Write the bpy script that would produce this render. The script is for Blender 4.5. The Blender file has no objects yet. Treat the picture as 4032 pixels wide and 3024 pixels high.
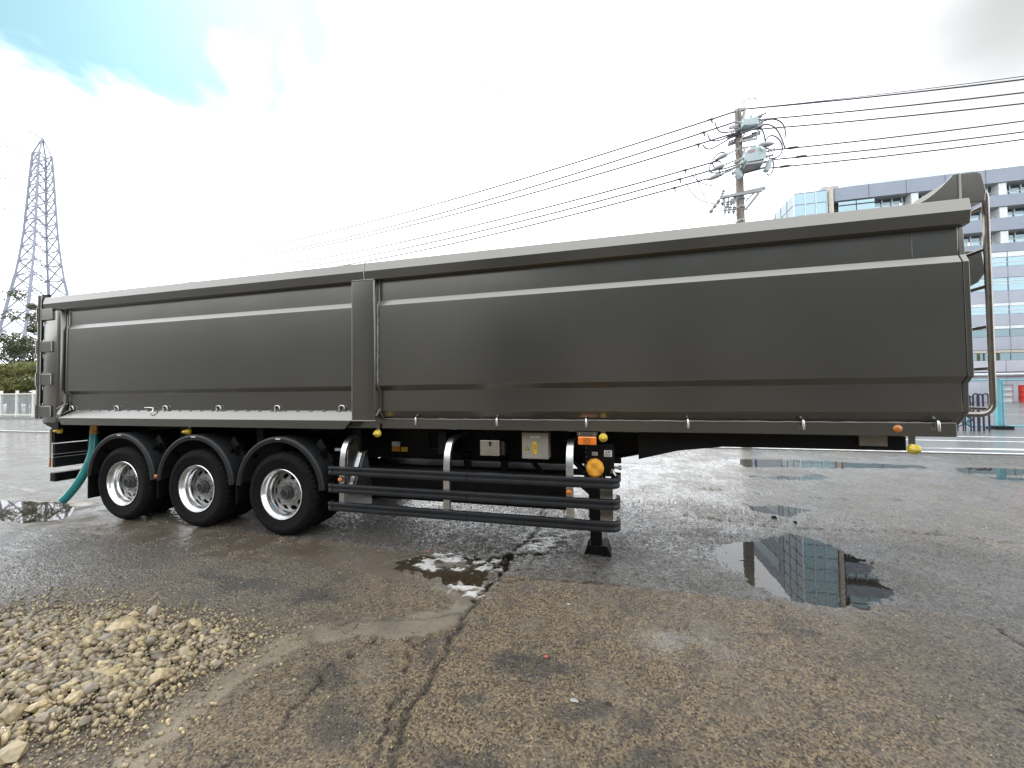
import bpy, math, random
import numpy as np
from mathutils import Vector, Matrix

rad = math.radians
scene = bpy.context.scene
COL = scene.collection
random.seed(7)
rng = np.random.default_rng(11)

# ------------------------------------------------------------------ camera
EYE = 1.662
yaw, pitch, roll = rad(14.5), rad(1.3), rad(0.6)
fwd = Vector((-math.sin(yaw) * math.cos(pitch), math.cos(yaw) * math.cos(pitch), math.sin(pitch)))
r0 = Vector((math.cos(yaw), math.sin(yaw), 0))
u0 = r0.cross(fwd)
upv = math.cos(roll) * u0 + math.sin(roll) * r0
rgt = math.cos(roll) * r0 - math.sin(roll) * u0
cd = bpy.data.cameras.new('camera')
cam = bpy.data.objects.new('camera', cd)
COL.objects.link(cam)
cam.matrix_world = Matrix(((rgt.x, upv.x, -fwd.x, 0), (rgt.y, upv.y, -fwd.y, 0), (rgt.z, upv.z, -fwd.z, EYE), (0, 0, 0, 1)))
cd.sensor_width = 36
cd.lens = 1514 / 4032 * 36
cd.clip_start = 0.05
cd.clip_end = 3000
scene.camera = cam

# ------------------------------------------------------------------ sky, sun, exposure
SUN_DIR = Vector((-0.62, 0.60, 0.80)).normalized()          # towards the sun: behind the trailer, left, fairly high
sun_el = math.asin(SUN_DIR.z)
sun_az = math.atan2(SUN_DIR.x, SUN_DIR.y)
w = bpy.data.worlds.new('World')
scene.world = w
w.use_nodes = True
nt = w.node_tree
nt.nodes.clear()


def N(tree, kind, **kw):
    n = tree.nodes.new(kind)
    for k, v in kw.items():
        if k.startswith('i_'):
            key = k[2:]
            n.inputs[int(key) if key.isdigit() else key].default_value = v
        else:
            setattr(n, k, v)
    return n


def math_node(tree, op, a, b=None, c=None, clamp=False):
    n = tree.nodes.new('ShaderNodeMath')
    n.operation = op
    n.use_clamp = clamp
    for i, v in enumerate((a, b, c)):
        if v is None:
            continue
        if isinstance(v, (int, float)):
            n.inputs[i].default_value = v
        else:
            tree.links.new(v, n.inputs[i])
    return n.outputs[0]


def smooth(tree, v, lo, hi, a=0.0, b=1.0):
    n = tree.nodes.new('ShaderNodeMapRange')
    n.interpolation_type = 'SMOOTHSTEP'
    tree.links.new(v, n.inputs[0])
    n.inputs[1].default_value, n.inputs[2].default_value = lo, hi
    n.inputs[3].default_value, n.inputs[4].default_value = a, b
    return n.outputs[0]


def mixc(tree, fac, a, b, blend='MIX'):
    n = tree.nodes.new('ShaderNodeMix')
    n.data_type = 'RGBA'
    n.blend_type = blend
    for s, v in ((n.inputs[0], fac), (n.inputs[6], a), (n.inputs[7], b)):
        if isinstance(v, (int, float)):
            s.default_value = v
        elif isinstance(v, tuple):
            s.default_value = v if len(v) == 4 else (*v, 1)
        else:
            tree.links.new(v, s)
    return n.outputs[2]


def mixf(tree, fac, a, b):
    n = tree.nodes.new('ShaderNodeMix')
    n.data_type = 'FLOAT'
    for s, v in ((n.inputs[0], fac), (n.inputs[2], a), (n.inputs[3], b)):
        if isinstance(v, (int, float)):
            s.default_value = v
        else:
            tree.links.new(v, s)
    return n.outputs[0]


sky = N(nt, 'ShaderNodeTexSky', sky_type='NISHITA', sun_disc=False, sun_elevation=sun_el, sun_rotation=sun_az,
        altitude=20, air_density=1.0, dust_density=0.6, ozone_density=1.2)
tc = N(nt, 'ShaderNodeTexCoord')
sep = N(nt, 'ShaderNodeSeparateXYZ')
nt.links.new(tc.outputs['Generated'], sep.inputs[0])
zc = math_node(nt, 'MAXIMUM', sep.outputs[2], 0.0)
den = math_node(nt, 'ADD', zc, 0.28)
px = math_node(nt, 'DIVIDE', sep.outputs[0], den)
py = math_node(nt, 'DIVIDE', sep.outputs[1], den)
comb = N(nt, 'ShaderNodeCombineXYZ')
nt.links.new(px, comb.inputs[0]); nt.links.new(py, comb.inputs[1])
n1 = N(nt, 'ShaderNodeTexNoise', i_Scale=3.4, i_Detail=9.0, i_Roughness=0.50, i_Distortion=0.35)
n2 = N(nt, 'ShaderNodeTexNoise', i_Scale=0.9, i_Detail=5.0, i_Roughness=0.5)
off = N(nt, 'ShaderNodeVectorMath', operation='ADD')
nt.links.new(comb.outputs[0], off.inputs[0]); off.inputs[1].default_value = (3.3, 1.9, 0)
off1 = N(nt, 'ShaderNodeVectorMath', operation='ADD')
nt.links.new(comb.outputs[0], off1.inputs[0]); off1.inputs[1].default_value = (7.13, 4.4, 1.7)
nt.links.new(off1.outputs[0], n1.inputs['Vector']); nt.links.new(off.outputs[0], n2.inputs['Vector'])
# a break in the cloud around one patch of sky (upper left of the view), otherwise cloud with small breaks
HX, HY = -0.76, 0.46
dx = math_node(nt, 'SUBTRACT', px, HX)
dy = math_node(nt, 'SUBTRACT', py, HY)
dxr = math_node(nt, 'DIVIDE', math_node(nt, 'ADD', math_node(nt, 'MULTIPLY', dx, 0.96), math_node(nt, 'MULTIPLY', dy, 0.28)), 0.72)
dyr = math_node(nt, 'DIVIDE', math_node(nt, 'SUBTRACT', math_node(nt, 'MULTIPLY', dy, 0.96), math_node(nt, 'MULTIPLY', dx, 0.28)), 0.25)
d2 = math_node(nt, 'SQRT', math_node(nt, 'ADD', math_node(nt, 'MULTIPLY', dxr, dxr), math_node(nt, 'MULTIPLY', dyr, dyr)))
hole = math_node(nt, 'MAXIMUM', math_node(nt, 'SUBTRACT', 1.0, d2), -0.85)
cover = math_node(nt, 'ADD', math_node(nt, 'MULTIPLY', hole, 0.30), math_node(nt, 'MULTIPLY', n1.outputs[0], 1.45))
blue = smooth(nt, cover, 0.66, 0.98)
# cloud brightness: white with large grey bases
gx_ = math_node(nt, 'SUBTRACT', px, 0.66)
gy_ = math_node(nt, 'SUBTRACT', py, 0.80)
bank = math_node(nt, 'SQRT', math_node(nt, 'ADD', math_node(nt, 'MULTIPLY', gx_, gx_), math_node(nt, 'MULTIPLY', gy_, gy_)))
grey = smooth(nt, math_node(nt, 'ADD', math_node(nt, 'MULTIPLY', n2.outputs[0], 0.5), math_node(nt, 'MULTIPLY', math_node(nt, 'MINIMUM', bank, 0.75), 0.55)), 0.22, 0.56)
CLOUD = 13.5
cl = mixc(nt, grey, (CLOUD * 0.28, CLOUD * 0.285, CLOUD * 0.285), (CLOUD * 0.95, CLOUD * 0.98, CLOUD * 1.02))
skyb = mixc(nt, 1.0, sky.outputs[0], (0.42, 0.72, 0.64), 'MULTIPLY')
skyb = mixc(nt, 0.06, skyb, (CLOUD, CLOUD, CLOUD))
full = mixc(nt, blue, cl, skyb)
bg = N(nt, 'ShaderNodeBackground')
bg.inputs[1].default_value = 0.10
nt.links.new(full, bg.inputs[0])
wo = N(nt, 'ShaderNodeOutputWorld')
nt.links.new(bg.outputs[0], wo.inputs[0])

sl = bpy.data.lights.new('sun', 'SUN')
sl.energy = 1.3
sl.angle = rad(12)
sl.color = (1.0, 0.93, 0.82)
so = bpy.data.objects.new('sun', sl)
COL.objects.link(so)
so.rotation_euler = SUN_DIR.to_track_quat('Z', 'Y').to_euler()
so.location = SUN_DIR * 60

scene.view_settings.view_transform = 'Standard'
scene.view_settings.look = 'None'
scene.view_settings.exposure = 0.92
scene.view_settings.gamma = 1.0
scene.render.engine = 'CYCLES'
scene.render.resolution_x, scene.render.resolution_y = 1024, 768
scene.cycles.max_bounces = 8
scene.cycles.use_denoising = True
scene.cycles.denoiser = 'OPENIMAGEDENOISE'
scene.cycles.denoising_input_passes = 'RGB_ALBEDO_NORMAL'
scene.cycles.denoising_prefilter = 'ACCURATE'
scene.cycles.sample_clamp_indirect = 4.0

# ------------------------------------------------------------------ materials


def new_mat(name):
    m = bpy.data.materials.new(name)
    m.use_nodes = True
    t = m.node_tree
    b = t.nodes['Principled BSDF']
    return m, t, b


def pos_node(t):
    return t.nodes.new('ShaderNodeNewGeometry').outputs['Position']


def M(name, col, rough=0.5, metal=0.0, var=0.15, nscale=6.0, rvar=0.08, bump=0.0, bscale=60.0, coat=0.0, coatr=0.1,
      spec=0.5, trans=0.0, emit=None, streak=False, dirt=0.0):
    """a principled material with uneven colour and gloss"""
    m, t, b = new_mat(name)
    p = t.nodes.new('ShaderNodeTexCoord').outputs['Object']
    vec = p
    if streak:
        mp = N(t, 'ShaderNodeMapping')
        mp.inputs['Scale'].default_value = (1.0, 1.0, 0.12)
        t.links.new(p, mp.inputs[0]); vec = mp.outputs[0]
    nz = N(t, 'ShaderNodeTexNoise', i_Scale=nscale, i_Detail=6.0, i_Roughness=0.6)
    t.links.new(vec, nz.inputs['Vector'])
    lo = tuple(c * (1 - var) for c in col); hi = tuple(min(1, c * (1 + var)) for c in col)
    c = mixc(t, smooth(t, nz.outputs[0], 0.3, 0.7), lo, hi)
    if dirt > 0:
        nd = N(t, 'ShaderNodeTexNoise', i_Scale=nscale * 3.1, i_Detail=8.0, i_Roughness=0.7)
        t.links.new(vec, nd.inputs['Vector'])
        c = mixc(t, math_node(t, 'MULTIPLY', smooth(t, nd.outputs[0], 0.52, 0.75), dirt), c, (0.11, 0.095, 0.075))
    t.links.new(c, b.inputs['Base Color'])
    t.links.new(math_node(t, 'ADD', rough - rvar, math_node(t, 'MULTIPLY', nz.outputs[0], 2 * rvar)), b.inputs['Roughness'])
    b.inputs['Metallic'].default_value = metal
    b.inputs['Coat Weight'].default_value = coat
    b.inputs['Coat Roughness'].default_value = coatr
    b.inputs['Specular IOR Level'].default_value = spec
    if trans:
        b.inputs['Transmission Weight'].default_value = trans
    if bump:
        nb = N(t, 'ShaderNodeTexNoise', i_Scale=bscale, i_Detail=5.0, i_Roughness=0.6)
        t.links.new(p, nb.inputs['Vector'])
        bp = N(t, 'ShaderNodeBump', i_Strength=bump, i_Distance=0.01)
        t.links.new(nb.outputs[0], bp.inputs['Height'])
        t.links.new(bp.outputs[0], b.inputs['Normal'])
    if emit:
        b.inputs['Emission Color'].default_value = (*emit, 1); b.inputs['Emission Strength'].default_value = 1
    return m


def paint_material():
    """dark olive grey metallic paint: soft broad gloss, faint waviness of the sheet, dust"""
    m, t, b = new_mat('body_paint')
    p = pos_node(t)
    nz = N(t, 'ShaderNodeTexNoise', i_Scale=1.1, i_Detail=4.0, i_Roughness=0.5)
    t.links.new(p, nz.inputs['Vector'])
    nf = N(t, 'ShaderNodeTexNoise', i_Scale=420.0, i_Detail=2.0)
    t.links.new(p, nf.inputs['Vector'])
    mp = N(t, 'ShaderNodeMapping'); mp.inputs['Scale'].default_value = (9.0, 9.0, 0.5)
    t.links.new(p, mp.inputs[0])
    ns = N(t, 'ShaderNodeTexNoise', i_Scale=1.0, i_Detail=7.0, i_Roughness=0.65)
    t.links.new(mp.outputs[0], ns.inputs['Vector'])
    c = mixc(t, nz.outputs[0], (0.172, 0.166, 0.150), (0.202, 0.195, 0.177))
    c = mixc(t, smooth(t, nf.outputs[0], 0.35, 0.75, 0.0, 0.15), c, (0.21, 0.21, 0.205))
    c = mixc(t, smooth(t, ns.outputs[0], 0.5, 0.75, 0.0, 0.06), c, (0.22, 0.20, 0.17))
    t.links.new(c, b.inputs['Base Color'])
    b.inputs['Metallic'].default_value = 0.93
    rr = math_node(t, 'ADD', 0.205, math_node(t, 'MULTIPLY', nz.outputs[0], 0.06))
    t.links.new(rr, b.inputs['Roughness'])
    b.inputs['Coat Weight'].default_value = 0.6
    b.inputs['Coat Roughness'].default_value = 0.14
    nb = N(t, 'ShaderNodeTexNoise', i_Scale=1.5, i_Detail=3.0)
    t.links.new(p, nb.inputs['Vector'])
    bp = N(t, 'ShaderNodeBump', i_Strength=0.09, i_Distance=0.03)
    t.links.new(nb.outputs[0], bp.inputs['Height'])
    bp2 = N(t, 'ShaderNodeBump', i_Strength=0.05, i_Distance=0.002)
    t.links.new(nf.outputs[0], bp2.inputs['Height']); t.links.new(bp.outputs[0], bp2.inputs['Normal'])
    t.links.new(bp2.outputs[0], b.inputs['Normal'])
    return m


MAT = {}
MAT['paint'] = paint_material()
MAT['weld'] = M('weld_bead', (0.30, 0.29, 0.27), 0.3, 0.8, bump=0.5, bscale=180)
MAT['black'] = M('chassis_black', (0.0045, 0.0045, 0.005), 0.50, 0.0, var=0.4, dirt=0.03, spec=0.22)
MAT['plastic'] = M('guard_plastic', (0.014, 0.0155, 0.018), 0.44, 0.0, var=0.2, rvar=0.05, bump=0.06, bscale=220, dirt=0.05, spec=0.4)
MAT['fender'] = M('fender_plastic', (0.011, 0.012, 0.013), 0.48, 0.0, var=0.2, bump=0.08, bscale=260, dirt=0.08, spec=0.4)
MAT['rubber'] = M('tyre_rubber', (0.0055, 0.0055, 0.0055), 0.80, 0.0, var=0.3, nscale=9, bump=0.15, bscale=90, dirt=0.06, spec=0.18)
MAT['alu'] = M('aluminium', (0.66, 0.66, 0.66), 0.30, 1.0, var=0.08, nscale=20, rvar=0.06, bump=0.04, bscale=150)
MAT['rim'] = M('rim_silver', (0.74, 0.74, 0.74), 0.24, 1.0, var=0.08, nscale=14, rvar=0.06)
MAT['disc'] = M('rim_disc_silver', (0.34, 0.34, 0.33), 0.38, 0.8, var=0.12, nscale=14)
MAT['hub'] = M('hub_grey', (0.07, 0.07, 0.07), 0.45, 0.5, var=0.2)
MAT['steel'] = M('bright_steel', (0.70, 0.69, 0.66), 0.24, 1.0, var=0.1, nscale=30)
MAT['tubesteel'] = M('ladder_steel', (0.30, 0.27, 0.24), 0.22, 1.0, var=0.1, nscale=12)
MAT['stainless'] = M('stainless_sheet', (0.52, 0.50, 0.45), 0.28, 0.9, var=0.08)
MAT['beige'] = M('box_beige', (0.29, 0.27, 0.225), 0.42, 0.0, var=0.08)
MAT['white'] = M('white_paint', (0.72, 0.73, 0.72), 0.5, 0.0, var=0.08, dirt=0.2)
MAT['label'] = M('label_white', (0.75, 0.75, 0.73), 0.4, 0.0, var=0.04)
MAT['labelyellow'] = M('label_yellow', (0.72, 0.46, 0.03), 0.4, 0.0, var=0.05)
MAT['labelorange'] = M('label_orange', (0.70, 0.26, 0.02), 0.4, 0.0, var=0.05)
MAT['print'] = M('print_dark', (0.02, 0.02, 0.02), 0.5)
MAT['blue_tag'] = M('label_blue', (0.02, 0.22, 0.32), 0.5)
MAT['brass'] = M('brass', (0.42, 0.21, 0.07), 0.4, 0.8)
MAT['bag'] = M('bag_fabric', (0.80, 0.36, 0.035), 0.68, 0.0, var=0.12, nscale=14, bump=0.25, bscale=26)


def lens_mat(name, col, col2):
    m, t, b = new_mat(name)
    b.inputs['Base Color'].default_value = (*col, 1)
    b.inputs['Roughness'].default_value = 0.08
    b.inputs['Coat Weight'].default_value = 1.0
    b.inputs['Coat Roughness'].default_value = 0.03
    b.inputs['Subsurface Weight'].default_value = 0.3
    b.inputs['Subsurface Radius'].default_value = (0.02, 0.01, 0.003)
    p = t.nodes.new('ShaderNodeTexCoord').outputs['Object']
    v = N(t, 'ShaderNodeTexWave', i_Scale=40.0, i_Distortion=0.5)
    t.links.new(p, v.inputs['Vector'])
    t.links.new(mixc(t, v.outputs['Fac'], (*col, 1), (*col2, 1)), b.inputs['Base Color'])
    bp = N(t, 'ShaderNodeBump', i_Strength=0.25, i_Distance=0.004)
    t.links.new(v.outputs['Fac'], bp.inputs['Height']); t.links.new(bp.outputs[0], b.inputs['Normal'])
    return m


MAT['amber'] = lens_mat('amber_lens', (0.85, 0.16, 0.01), (0.95, 0.30, 0.03))
MAT['yellow'] = lens_mat('yellow_lens', (0.62, 0.42, 0.02), (0.80, 0.62, 0.06))
MAT['reflector'] = M('reflector_amber', (0.55, 0.15, 0.01), 0.15, 0.0, coat=1.0)


def hose_mat():
    m, t, b = new_mat('hose_teal')
    b.inputs['Base Color'].default_value = (0.03, 0.33, 0.32, 1)
    b.inputs['Roughness'].default_value = 0.22
    b.inputs['Subsurface Weight'].default_value = 0.5
    b.inputs['Subsurface Radius'].default_value = (0.02, 0.05, 0.05)
    b.inputs['Coat Weight'].default_value = 0.4
    p = t.nodes.new('ShaderNodeTexCoord').outputs['Object']
    v = N(t, 'ShaderNodeTexNoise', i_Scale=9.0, i_Detail=4.0)
    t.links.new(p, v.inputs['Vector'])
    t.links.new(mixc(t, v.outputs[0], (0.012, 0.17, 0.17), (0.03, 0.30, 0.29)), b.inputs['Base Color'])
    return m


MAT['hose'] = hose_mat()
MAT['concrete'] = M('pole_concrete', (0.24, 0.215, 0.185), 0.8, 0.0, var=0.25, nscale=4, bump=0.2, bscale=40, streak=True)
MAT['galv'] = M('galvanised', (0.34, 0.35, 0.36), 0.5, 0.5, var=0.15)
MAT['switch'] = M('switchgear_grey', (0.46, 0.56, 0.58), 0.5, 0.0, var=0.06)
MAT['insul'] = M('insulator_grey', (0.42, 0.43, 0.42), 0.35, 0.0, var=0.15)
MAT['wire'] = M('wire_dark', (0.045, 0.045, 0.06), 0.5, 0.0)
MAT['red'] = M('red_paint', (0.62, 0.05, 0.03), 0.45, 0.0)
MAT['redprint'] = M('red_print', (0.42, 0.09, 0.07), 0.7, 0.0, var=0.4, nscale=80, dirt=0.6)
MAT['pylon'] = M('pylon_green_grey', (0.26, 0.275, 0.34), 0.6, 0.1, var=0.1)
MAT['cyan'] = M('cyan_paint', (0.10, 0.34, 0.40), 0.45, 0.0, var=0.1)
MAT['navy'] = M('navy_iron', (0.02, 0.017, 0.045), 0.5, 0.0, var=0.3)
MAT['yellowpaint'] = M('yellow_paint', (0.72, 0.45, 0.03), 0.45, 0.0)
MAT['fencewhite'] = M('fence_white', (0.72, 0.72, 0.66), 0.5, 0.0, var=0.06)
MAT['spandrel'] = M('spandrel_grey', (0.24, 0.275, 0.33), 0.55, 0.0, var=0.05, nscale=0.6)
MAT['spandrel2'] = M('spandrel_pale', (0.34, 0.365, 0.42), 0.55, 0.0, var=0.05, nscale=0.6)
MAT['wallwhite'] = M('wall_white', (0.45, 0.47, 0.53), 0.6, 0.0, var=0.05, nscale=0.5)
MAT['mullion'] = M('mullion_white', (0.62, 0.66, 0.66), 0.45, 0.0)
MAT['recess'] = M('recess_dark', (0.10, 0.10, 0.10), 0.7, 0.0)
MAT['soffit'] = M('soffit_grey', (0.36, 0.37, 0.38), 0.7, 0.0)
MAT['cream'] = M('cream_pipe', (0.46, 0.43, 0.36), 0.5, 0.0)
MAT['bark'] = M('bark', (0.10, 0.08, 0.06), 0.85, 0.0, var=0.3, bump=0.5, bscale=20)
MAT['roadpaint'] = M('road_paint', (0.62, 0.62, 0.60), 0.5, 0.0, var=0.25, nscale=5, dirt=0.5)
MAT['kerb'] = M('kerb_concrete', (0.30, 0.29, 0.27), 0.8, 0.0, var=0.2)


def glass_mat(name, col, rough=0.06, metal=0.75):
    m, t, b = new_mat(name)
    p = pos_node(t)
    v = N(t, 'ShaderNodeTexNoise', i_Scale=0.25, i_Detail=2.0)
    t.links.new(p, v.inputs['Vector'])
    t.links.new(mixc(t, v.outputs[0], tuple(c * 0.8 for c in col), tuple(min(1, c * 1.15) for c in col)), b.inputs['Base Color'])
    b.inputs['Metallic'].default_value = metal
    b.inputs['Roughness'].default_value = rough
    b.inputs['Coat Weight'].default_value = 0.6
    b.inputs['Coat Roughness'].default_value = 0.02
    return m


MAT['glass'] = glass_mat('window_glass_cyan', (0.25, 0.36, 0.40))
MAT['glassdark'] = glass_mat('window_glass_dark', (0.13, 0.19, 0.21))


def pane_mat():
    m, t, b = new_mat('fence_mesh_pane')
    p = pos_node(t)
    v = N(t, 'ShaderNodeTexNoise', i_Scale=3.0, i_Detail=3.0)
    t.links.new(p, v.inputs['Vector'])
    t.links.new(mixc(t, v.outputs[0], (0.30, 0.34, 0.34), (0.42, 0.46, 0.46)), b.inputs['Base Color'])
    b.inputs['Alpha'].default_value = 0.42
    b.inputs['Roughness'].default_value = 0.4
    return m


MAT['pane'] = pane_mat()


def leaf_mat(name, a, bcol):
    m, t, b = new_mat(name)
    g = t.nodes.new('ShaderNodeNewGeometry')
    c = mixc(t, g.outputs['Random Per Island'], a, bcol)
    t.links.new(c, b.inputs['Base Color'])
    b.inputs['Roughness'].default_value = 0.6
    b.inputs['Subsurface Weight'].default_value = 0.0
    return m


MAT['leaf_hedge'] = leaf_mat('leaf_hedge', (0.07, 0.085, 0.018), (0.17, 0.17, 0.035))
MAT['leaf_tree'] = leaf_mat('leaf_tree', (0.035, 0.05, 0.022), (0.10, 0.12, 0.05))


def ground_mat():
    m, t, b = new_mat('wet_asphalt')
    p = pos_node(t)
    A = N(t, 'ShaderNodeAttribute', attribute_name='maskA')
    B = N(t, 'ShaderNodeAttribute', attribute_name='maskB')
    sa = N(t, 'ShaderNodeSeparateColor'); t.links.new(A.outputs['Color'], sa.inputs[0])
    sb = N(t, 'ShaderNodeSeparateColor'); t.links.new(B.outputs['Color'], sb.inputs[0])
    wet, mud, tan, conc = sa.outputs[0], sa.outputs[1], sa.outputs[2], A.outputs['Alpha']
    dark, grav, stain, white_patch = sb.outputs[0], sb.outputs[1], sb.outputs[2], B.outputs['Alpha']
    v1 = N(t, 'ShaderNodeTexVoronoi', i_Scale=88.0); t.links.new(p, v1.inputs['Vector'])
    v2 = N(t, 'ShaderNodeTexVoronoi', i_Scale=47.0); t.links.new(p, v2.inputs['Vector'])
    s1 = N(t, 'ShaderNodeSeparateColor'); t.links.new(v1.outputs['Color'], s1.inputs[0])
    s2 = N(t, 'ShaderNodeSeparateColor'); t.links.new(v2.outputs['Color'], s2.inputs[0])
    nl = N(t, 'ShaderNodeTexNoise', i_Scale=1.3, i_Detail=7.0, i_Roughness=0.62); t.links.new(p, nl.inputs['Vector'])
    nm = N(t, 'ShaderNodeTexNoise', i_Scale=9.0, i_Detail=7.0, i_Roughness=0.65); t.links.new(p, nm.inputs['Vector'])
    nf = N(t, 'ShaderNodeTexNoise', i_Scale=150.0, i_Detail=4.0, i_Roughness=0.7); t.links.new(p, nf.inputs['Vector'])
    # stones in the binder
    stone = mixc(t, s1.outputs[0], (0.016, 0.015, 0.013), (0.295, 0.268, 0.222))
    big = mixc(t, s2.outputs[1], (0.028, 0.026, 0.023), (0.245, 0.222, 0.185))
    agg = mixc(t, 0.45, stone, big)
    # pale worn pebbles
    pale = math_node(t, 'MULTIPLY', smooth(t, s1.outputs[1], 0.90, 0.94), smooth(t, v1.outputs['Distance'], 0.42, 0.15))
    agg = mixc(t, math_node(t, 'MULTIPLY', pale, 0.75), agg, (0.55, 0.50, 0.40))
    pit = math_node(t, 'MULTIPLY', smooth(t, s2.outputs[0], 0.70, 0.78), smooth(t, v2.outputs['Distance'], 0.5, 0.2))
    agg = mixc(t, math_node(t, 'MULTIPLY', pit, 0.95), agg, (0.018, 0.017, 0.016))
    # tan, silt stained asphalt
    tanc = mixc(t, s1.outputs[2], (0.040, 0.028, 0.016), (0.440, 0.322, 0.178))
    tanc = mixc(t, math_node(t, 'MULTIPLY', pit, 0.95), tanc, (0.03, 0.026, 0.022))
    tanc = mixc(t, math_node(t, 'MULTIPLY', pale, 0.7), tanc, (0.60, 0.50, 0.34))
    tfac = math_node(t, 'MULTIPLY', tan, smooth(t, nl.outputs[0], 0.25, 0.6, 0.55, 1.0))
    c = mixc(t, tfac, agg, tanc)
    c = mixc(t, smooth(t, nm.outputs[0], 0.42, 0.72, 0.0, 0.45), c, (0.05, 0.045, 0.04))
    # grime and wear of larger size
    ng = N(t, 'ShaderNodeTexNoise', i_Scale=2.6, i_Detail=10.0, i_Roughness=0.68, i_Distortion=0.6); t.links.new(p, ng.inputs['Vector'])
    n3 = N(t, 'ShaderNodeTexNoise', i_Scale=28.0, i_Detail=6.0, i_Roughness=0.7); t.links.new(p, n3.inputs['Vector'])
    c = mixc(t, smooth(t, ng.outputs[0], 0.52, 0.68, 0.0, 0.60), c, (0.040, 0.037, 0.033))
    c = mixc(t, smooth(t, ng.outputs[0], 0.48, 0.32, 0.0, 0.50), c, (0.27, 0.23, 0.165))
    c = mixc(t, smooth(t, n3.outputs[0], 0.56, 0.72, 0.0, 0.75), c, (0.022, 0.020, 0.018))
    # small potholes and knocked-out stones
    v3 = N(t, 'ShaderNodeTexVoronoi', i_Scale=6.5, i_Randomness=1.0); t.links.new(p, v3.inputs['Vector'])
    s3 = N(t, 'ShaderNodeSeparateColor'); t.links.new(v3.outputs['Color'], s3.inputs[0])
    rim_ = math_node(t, 'ADD', math_node(t, 'MULTIPLY', s3.outputs[0], 0.16), math_node(t, 'MULTIPLY', math_node(t, 'SUBTRACT', n3.outputs[0], 0.5), 0.16))
    hole_ = smooth(t, math_node(t, 'SUBTRACT', v3.outputs['Distance'], rim_), 0.02, -0.03)
    hole_ = math_node(t, 'MULTIPLY', hole_, smooth(t, s3.outputs[1], 0.45, 0.55))
    c = mixc(t, math_node(t, 'MULTIPLY', hole_, 0.85), c, (0.018, 0.015, 0.012))
    # smooth cement patch and silt film
    cc = mixc(t, nm.outputs[0], (0.135, 0.112, 0.078), (0.270, 0.228, 0.160))
    cc = mixc(t, smooth(t, nf.outputs[0], 0.50, 0.72, 0.0, 0.6), cc, (0.06, 0.052, 0.04))
    cc = mixc(t, smooth(t, ng.outputs[0], 0.45, 0.68, 0.0, 0.7), cc, (0.075, 0.062, 0.046))
    c = mixc(t, conc, c, cc)
    mc = mixc(t, nm.outputs[0], (0.085, 0.064, 0.043), (0.200, 0.160, 0.112))
    c = mixc(t, mud, c, mc)
    gc = mixc(t, s1.outputs[0], (0.020, 0.016, 0.011), (0.10, 0.080, 0.052))
    c = mixc(t, grav, c, gc)
    c = mixc(t, math_node(t, 'MULTIPLY', stain, 0.8), c, (0.030, 0.031, 0.032))
    c = mixc(t, math_node(t, 'MULTIPLY', dark, 0.9), c, (0.012, 0.011, 0.010))
    c = mixc(t, math_node(t, 'MULTIPLY', white_patch, 0.9), c, (0.62, 0.61, 0.58))  # whitish broken patches mixed into the ground colour
    # water in the pores darkens the stone
    c = mixc(t, math_node(t, 'MULTIPLY', math_node(t, 'SUBTRACT', wet, white_patch, clamp=True), 0.30), c, (0.0, 0.0, 0.0))
    t.links.new(c, b.inputs['Base Color'])
    wn = math_node(t, 'MULTIPLY', wet, smooth(t, nl.outputs[0], 0.3, 0.62, 0.45, 1.0))
    t.links.new(mixf(t, wn, 0.72, 0.34), b.inputs['Roughness'])
    b.inputs['Specular IOR Level'].default_value = 0.45
    # relief
    h1 = math_node(t, 'MULTIPLY', v1.outputs['Distance'], -0.6)
    h2 = math_node(t, 'MULTIPLY', v2.outputs['Distance'], -1.0)
    h = math_node(t, 'ADD', math_node(t, 'ADD', h1, h2), math_node(t, 'ADD', math_node(t, 'MULTIPLY', nf.outputs[0], 0.4), math_node(t, 'ADD', math_node(t, 'MULTIPLY', n3.outputs[0], -1.8), math_node(t, 'MULTIPLY', hole_, -0.8))))
    smoothness = math_node(t, 'MAXIMUM', conc, mud)
    amt = mixf(t, smoothness, 1.0, 0.45)
    bp = N(t, 'ShaderNodeBump', i_Distance=0.024)
    t.links.new(math_node(t, 'MULTIPLY', amt, 0.85), bp.inputs['Strength'])
    t.links.new(h, bp.inputs['Height'])
    t.links.new(bp.outputs[0], b.inputs['Normal'])
    # water film over the stones
    cw = math_node(t, 'MULTIPLY', wn, smooth(t, nm.outputs[0], 0.3, 0.62, 0.55, 1.3), clamp=True)
    t.links.new(cw, b.inputs['Coat Weight'])
    b.inputs['Coat Roughness'].default_value = 0.06
    b.inputs['Coat IOR'].default_value = 1.36
    bc = N(t, 'ShaderNodeBump', i_Distance=0.022)
    t.links.new(math_node(t, 'MULTIPLY', math_node(t, 'MULTIPLY', amt, 0.9), smooth(t, wet, 0.78, 1.0, 1.0, 0.30)), bc.inputs['Strength'])
    t.links.new(h, bc.inputs['Height'])
    t.links.new(bc.outputs[0], b.inputs['Coat Normal'])
    return m


MAT['ground'] = ground_mat()


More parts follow.
